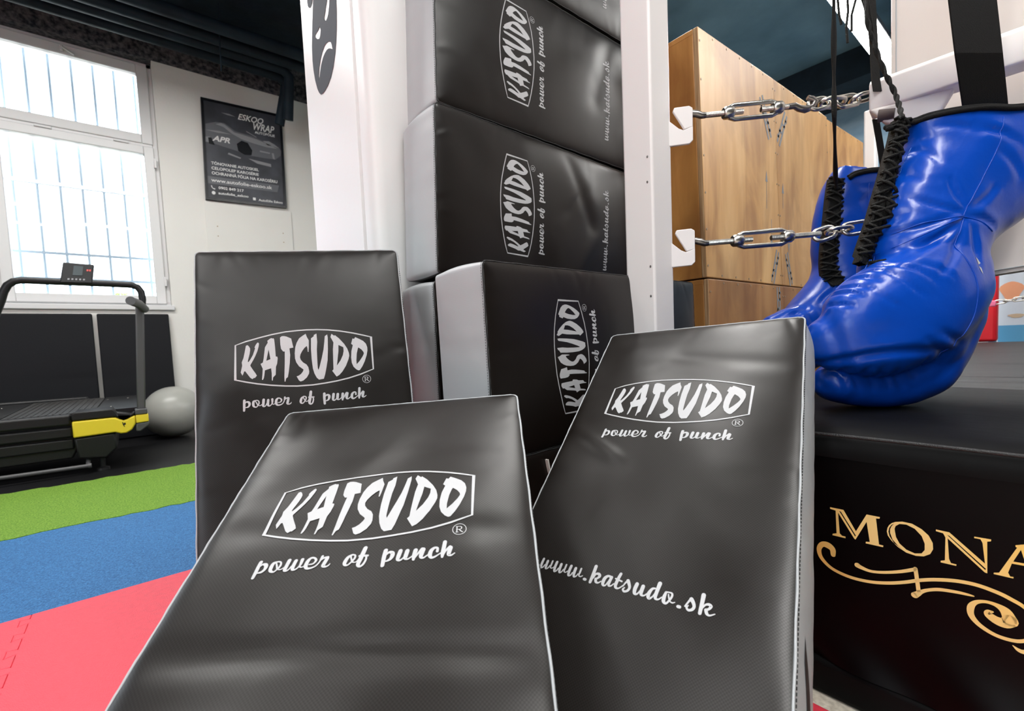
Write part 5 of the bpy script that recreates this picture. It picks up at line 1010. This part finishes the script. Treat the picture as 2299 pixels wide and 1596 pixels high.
glove('giant blue boxing glove in front, resting on the ring edge, its cuff upward', GM, [[(0.13459, 0.31517, 0, 0.18293, 0.08), (0.13347, 0.26918, 0, 0.17834, 0.083), (0.11889, 0.20749, 0, 0.17123, 0.086), (0.04486, 0.11777, 0, 0.15069, 0.088), (0.00224, 0.04486, 0, 0.13597, 0.095), (-0.01795, -0.04486, 0, 0.13191, 0.105), (-0.02243, -0.13459, 0, 0.11479, 0.11), (-0.03926, -0.21871, 0, 0.10074, 0.105)], [(0.01229, -0.08601, -0.02, 0.12778, 0.1), (-0.00254, -0.17728, -0.02, 0.12778, 0.1), (-0.02194, -0.27768, -0.02, 0.09584, 0.095), (-0.09102, -0.32324, -0.015, 0.07498, 0.085), (-0.16295, -0.33674, -0.01, 0.05996, 0.07), (-0.2288, -0.33423, 0, 0.05047, 0.055)], [(0.05696, -0.0207, 0.02, 0.07495, 0.06), (-0.00814, -0.08947, 0.045, 0.11643, 0.08), (-0.09652, -0.14981, 0.06, 0.12976, 0.09), (-0.18553, -0.19711, 0.065, 0.12281, 0.088), (-0.24755, -0.22426, 0.06, 0.09785, 0.076), (-0.27895, -0.2364, 0.05, 0.06439, 0.055)]], [(-0.3739, -0.17964, -0.33182, -0.20697, 0.0055, -0.0085), (-0.36195, -0.15773, -0.317, -0.18578, 0.0055, -0.0085), (-0.34601, -0.1398, -0.30698, -0.1713, 0.0055, -0.0085), (-0.32709, -0.12287, -0.27279, -0.15993, 0.0055, -0.0085), (-0.30717, -0.10794, -0.25561, -0.13692, 0.0055, -0.0085), (-0.28228, -0.092, -0.23481, -0.12175, 0.0055, -0.0085), (-0.25738, -0.07607, -0.21644, -0.10344, 0.0055, -0.0085), (-0.2275, -0.05814, -0.18582, -0.09697, 0.0055, -0.0085), (-0.19763, -0.0432, -0.14492, -0.08034, 0.0055, -0.0085), (-0.19165, -0.07905, -0.13688, -0.1418, 0.007, -0.005), (-0.16177, -0.0691, -0.10202, -0.11391, 0.007, -0.005), (-0.1319, -0.06412, -0.06716, -0.09897, 0.007, -0.005), (-0.23647, -0.12387, -0.19663, -0.16371, 0.007, -0.005), (-0.00932, 0.06247, -0.14507, 0.0207, 0.009, -0.008), (0.00112, 0.04158, -0.16675, -0.03424, 0.009, -0.008), (0.00634, 0.04158, -0.09704, -0.09399, 0.009, -0.008), (0.01156, 0.05203, 0.0951, 0.03114, 0.009, -0.008), (0.01679, 0.03636, 0.01749, -0.07407, 0.009, -0.008), (0.00112, 0.06247, -0.09286, 0.10424, 0.009, -0.008), (0.01156, 0.07291, -0.01976, 0.14601, 0.009, -0.008), (0.02201, 0.07291, 0.08466, 0.12512, 0.009, -0.008), (0.00112, 0.0468, -0.23647, -0.07407, 0.009, -0.008), (-0.1033, 0.07291, -0.18162, 0.04158, 0.01, -0.006), (-0.11374, 0.11468, -0.16596, 0.10424, 0.01, -0.006), (-0.09286, 0.16689, -0.12419, 0.12512, 0.01, -0.006), (0.05333, 0.26087, 0.15671, 0.2191, 0.01, -0.006), (-0.01976, 0.28698, 0.06378, 0.25043, 0.01, -0.006), (0.04289, 0.28176, 0.11599, 0.25043, 0.01, -0.006), (-0.07197, 0.26087, -0.03021, 0.18778, 0.01, -0.006), (-0.09286, 0.2191, -0.07197, 0.14601, 0.01, -0.006), (0.0951, 0.20866, 0.14731, 0.14601, 0.01, -0.006), (-0.33406, -0.29516, -0.30458, -0.35292, 0.006, -0.0075), (-0.30717, -0.29516, -0.29099, -0.35292, 0.006, -0.0075), (-0.28726, -0.29516, -0.26852, -0.35292, 0.006, -0.0075), (-0.26236, -0.29516, -0.23667, -0.35292, 0.006, -0.0075), (-0.23447, -0.29516, -0.20649, -0.35292, 0.006, -0.0075), (-0.20759, -0.29516, -0.17691, -0.35292, 0.006, -0.0075), (-0.17273, -0.29516, -0.1415, -0.35292, 0.006, -0.0075), (-0.13688, -0.29317, -0.11198, -0.35292, 0.008, -0.007), (-0.107, -0.27325, -0.08708, -0.32305, 0.008, -0.007), (-0.09704, -0.21848, -0.00741, -0.2384, 0.008, -0.007), (-0.13688, -0.23342, -0.04725, -0.26329, 0.008, -0.007), (-0.04725, -0.26329, -0.35597, -0.30114, 0.01, -0.012)], [[(0.00112, 0.05203), (-0.05109, 0.04472), (-0.1033, 0.03323), (-0.20659, -0.01432), (-0.25638, -0.05416), (-0.28427, -0.07806)], [(0.00112, 0.04994), (-0.05631, 0.02592), (-0.15679, -0.02428), (-0.22153, -0.07407), (-0.25638, -0.09598)], [(0.00112, 0.05203), (0.04289, 0.04158), (0.07944, 0.0207)], [(0.00321, 0.04785), (-0.02534, -0.02428), (-0.00741, -0.09399), (-0.0094, -0.17366), (-0.03729, -0.23342), (-0.07712, -0.29317)], [(0.10763, 0.29011), (0.08988, 0.2191), (0.05333, 0.14601), (0.01992, 0.08857), (0.00112, 0.05203)]], [(-0.07506, 0.31769), (-0.08599, 0.26524), (-0.10456, 0.19969), (-0.12642, 0.12321), (-0.14499, 0.05765), (-0.16356, 0.00521), (-0.17886, -0.04286)], .0145, 15, [(-0.10935, 0.30617), (-0.08406, 0.31249), (-0.05244, 0.31881), (0.00026, 0.32092), (0.06349, 0.32092), (0.12672, 0.31881), (0.17942, 0.32303), (0.23212, 0.31881)], .0068, .02, 3, print_patch, [[(-0.08242, 0.26087), (-0.09286, 0.20866), (-0.11897, 0.13556), (-0.14507, 0.07291), (-0.17118, 0.01026), (-0.23647, -0.06412)]])
glove('rear giant blue boxing glove hanging behind the lower turnbuckle chain', Matrix([(0.77202, 0.07168, -0.63154, 1.93701), (-0.63417, 0.02046, -0.77292, 0.509), (-0.04248, 0.99722, 0.06126, 1.01537), (0, 0, 0, 1)]), [[(0.08973, 0.24133, 0, 0.13304, 0.07), (0.06497, 0.17017, 0, 0.15161, 0.075), (0.0495, 0.07735, 0, 0.16089, 0.08), (0.04332, -0.01547, 0, 0.1547, 0.085), (0.02321, -0.10829, 0, 0.13304, 0.09), (-0.03094, -0.20111, 0, 0.12995, 0.09), (-0.10829, -0.27846, 0, 0.12376, 0.085), (-0.20111, -0.35581, 0, 0.09282, 0.07)], [(-0.09767, -0.25078, 0.03, 0.06831, 0.05), (-0.16158, -0.26343, 0.035, 0.06658, 0.05), (-0.22968, -0.26948, 0.035, 0.06053, 0.045), (-0.27224, -0.27811, 0.03, 0.04858, 0.04)]], [(-0.1547, -0.20111, -0.11603, -0.27073, 0.01, -0.009), (-0.18564, -0.21658, -0.1547, -0.2862, 0.01, -0.009), (-0.22432, -0.22432, -0.20885, -0.29393, 0.01, -0.009), (-0.17017, -0.20111, -0.24752, -0.23979, 0.01, -0.009), (-0.09282, -0.1547, -0.13923, -0.20111, 0.01, -0.009), (0.06188, 0.18564, 0, 0.13923, 0.01, -0.009), (0, 0.18564, 0.07735, 0.20111, 0.01, -0.009), (0.09282, 0.09282, 0, 0.04641, 0.01, -0.009), (-0.08509, -0.13923, 0, -0.12376, 0.01, -0.009), (0.03094, -0.06188, 0.09282, -0.12376, 0.01, -0.009)], [[(-0.10056, -0.13923), (-0.07735, -0.12376), (-0.03094, -0.12376)], [(0.02321, 0.20111), (0.01856, 0.09282), (0.01856, -0.06188)]], [(-0.06807, 0.22586), (-0.07735, 0.16398), (-0.08663, 0.07116), (-0.09591, -0.02166), (-0.09591, -0.08354), (-0.08354, -0.13768)], .019, 12, [(-0.03403, 0.23205), (-0.01238, 0.24443), (0.03094, 0.25216), (0.07735, 0.25371), (0.13923, 0.25062), (0.20111, 0.24133)], .0085, .05, 9)
# cords the gloves hang by
m = MB()
for k in (0, 1):
    P_ = [Vector(p) for p in [(1.71993, 0.43916, 2.79345), (1.67626, 0.40521, 1.91496), (1.60033, 0.37603, 1.58009), (1.59811, 0.35862, 1.50079), (1.59051, 0.33182, 1.4108), (1.5804, 0.30912, 1.34669), (1.54719, 0.29352, 1.29726), (1.48392, 0.27624, 1.24304)]]; q = []
    for i in range(len(P_)-1):
        for j in range(10):
            f_ = j/10; p = P_[i]*(1-f_)+P_[i+1]*f_; a = (i*10+j)*.62+k*math.pi; q.append(p+Vector((math.cos(a), -math.sin(a)*.6, math.sin(a)*.3))*.0042)
    m.tube(q, .0038, 7)
tag(m.build('twisted_lace', M['lace'], smooth=180), 'twisted black cord crossing the white sleeve down to the front glove', 'cord')
m = MB(); P_ = [Vector(p) for p in [(1.54552, 0.43996, 2.638), (1.51996, 0.42861, 1.90478), (1.57254, 0.44336, 1.6534), (1.60796, 0.4533, 1.49096), (1.6231, 0.45643, 1.36012), (1.80571, 0.50401, 1.2312), (1.84146, 0.51146, 1.20397)]]; q = []; w = []
for i in range(len(P_)-1):
    for j in range(12): f_ = j/12; q.append(P_[i]*(1-f_)+P_[i+1]*f_); w.append(.0058+.0016*math.sin((i*12+j)*.45))
m.tube(q, w, 8); tag(m.build('twisted_lace', M['lace'], smooth=180), 'straight black cord crossing the upper chain down to the rear glove', 'cord')
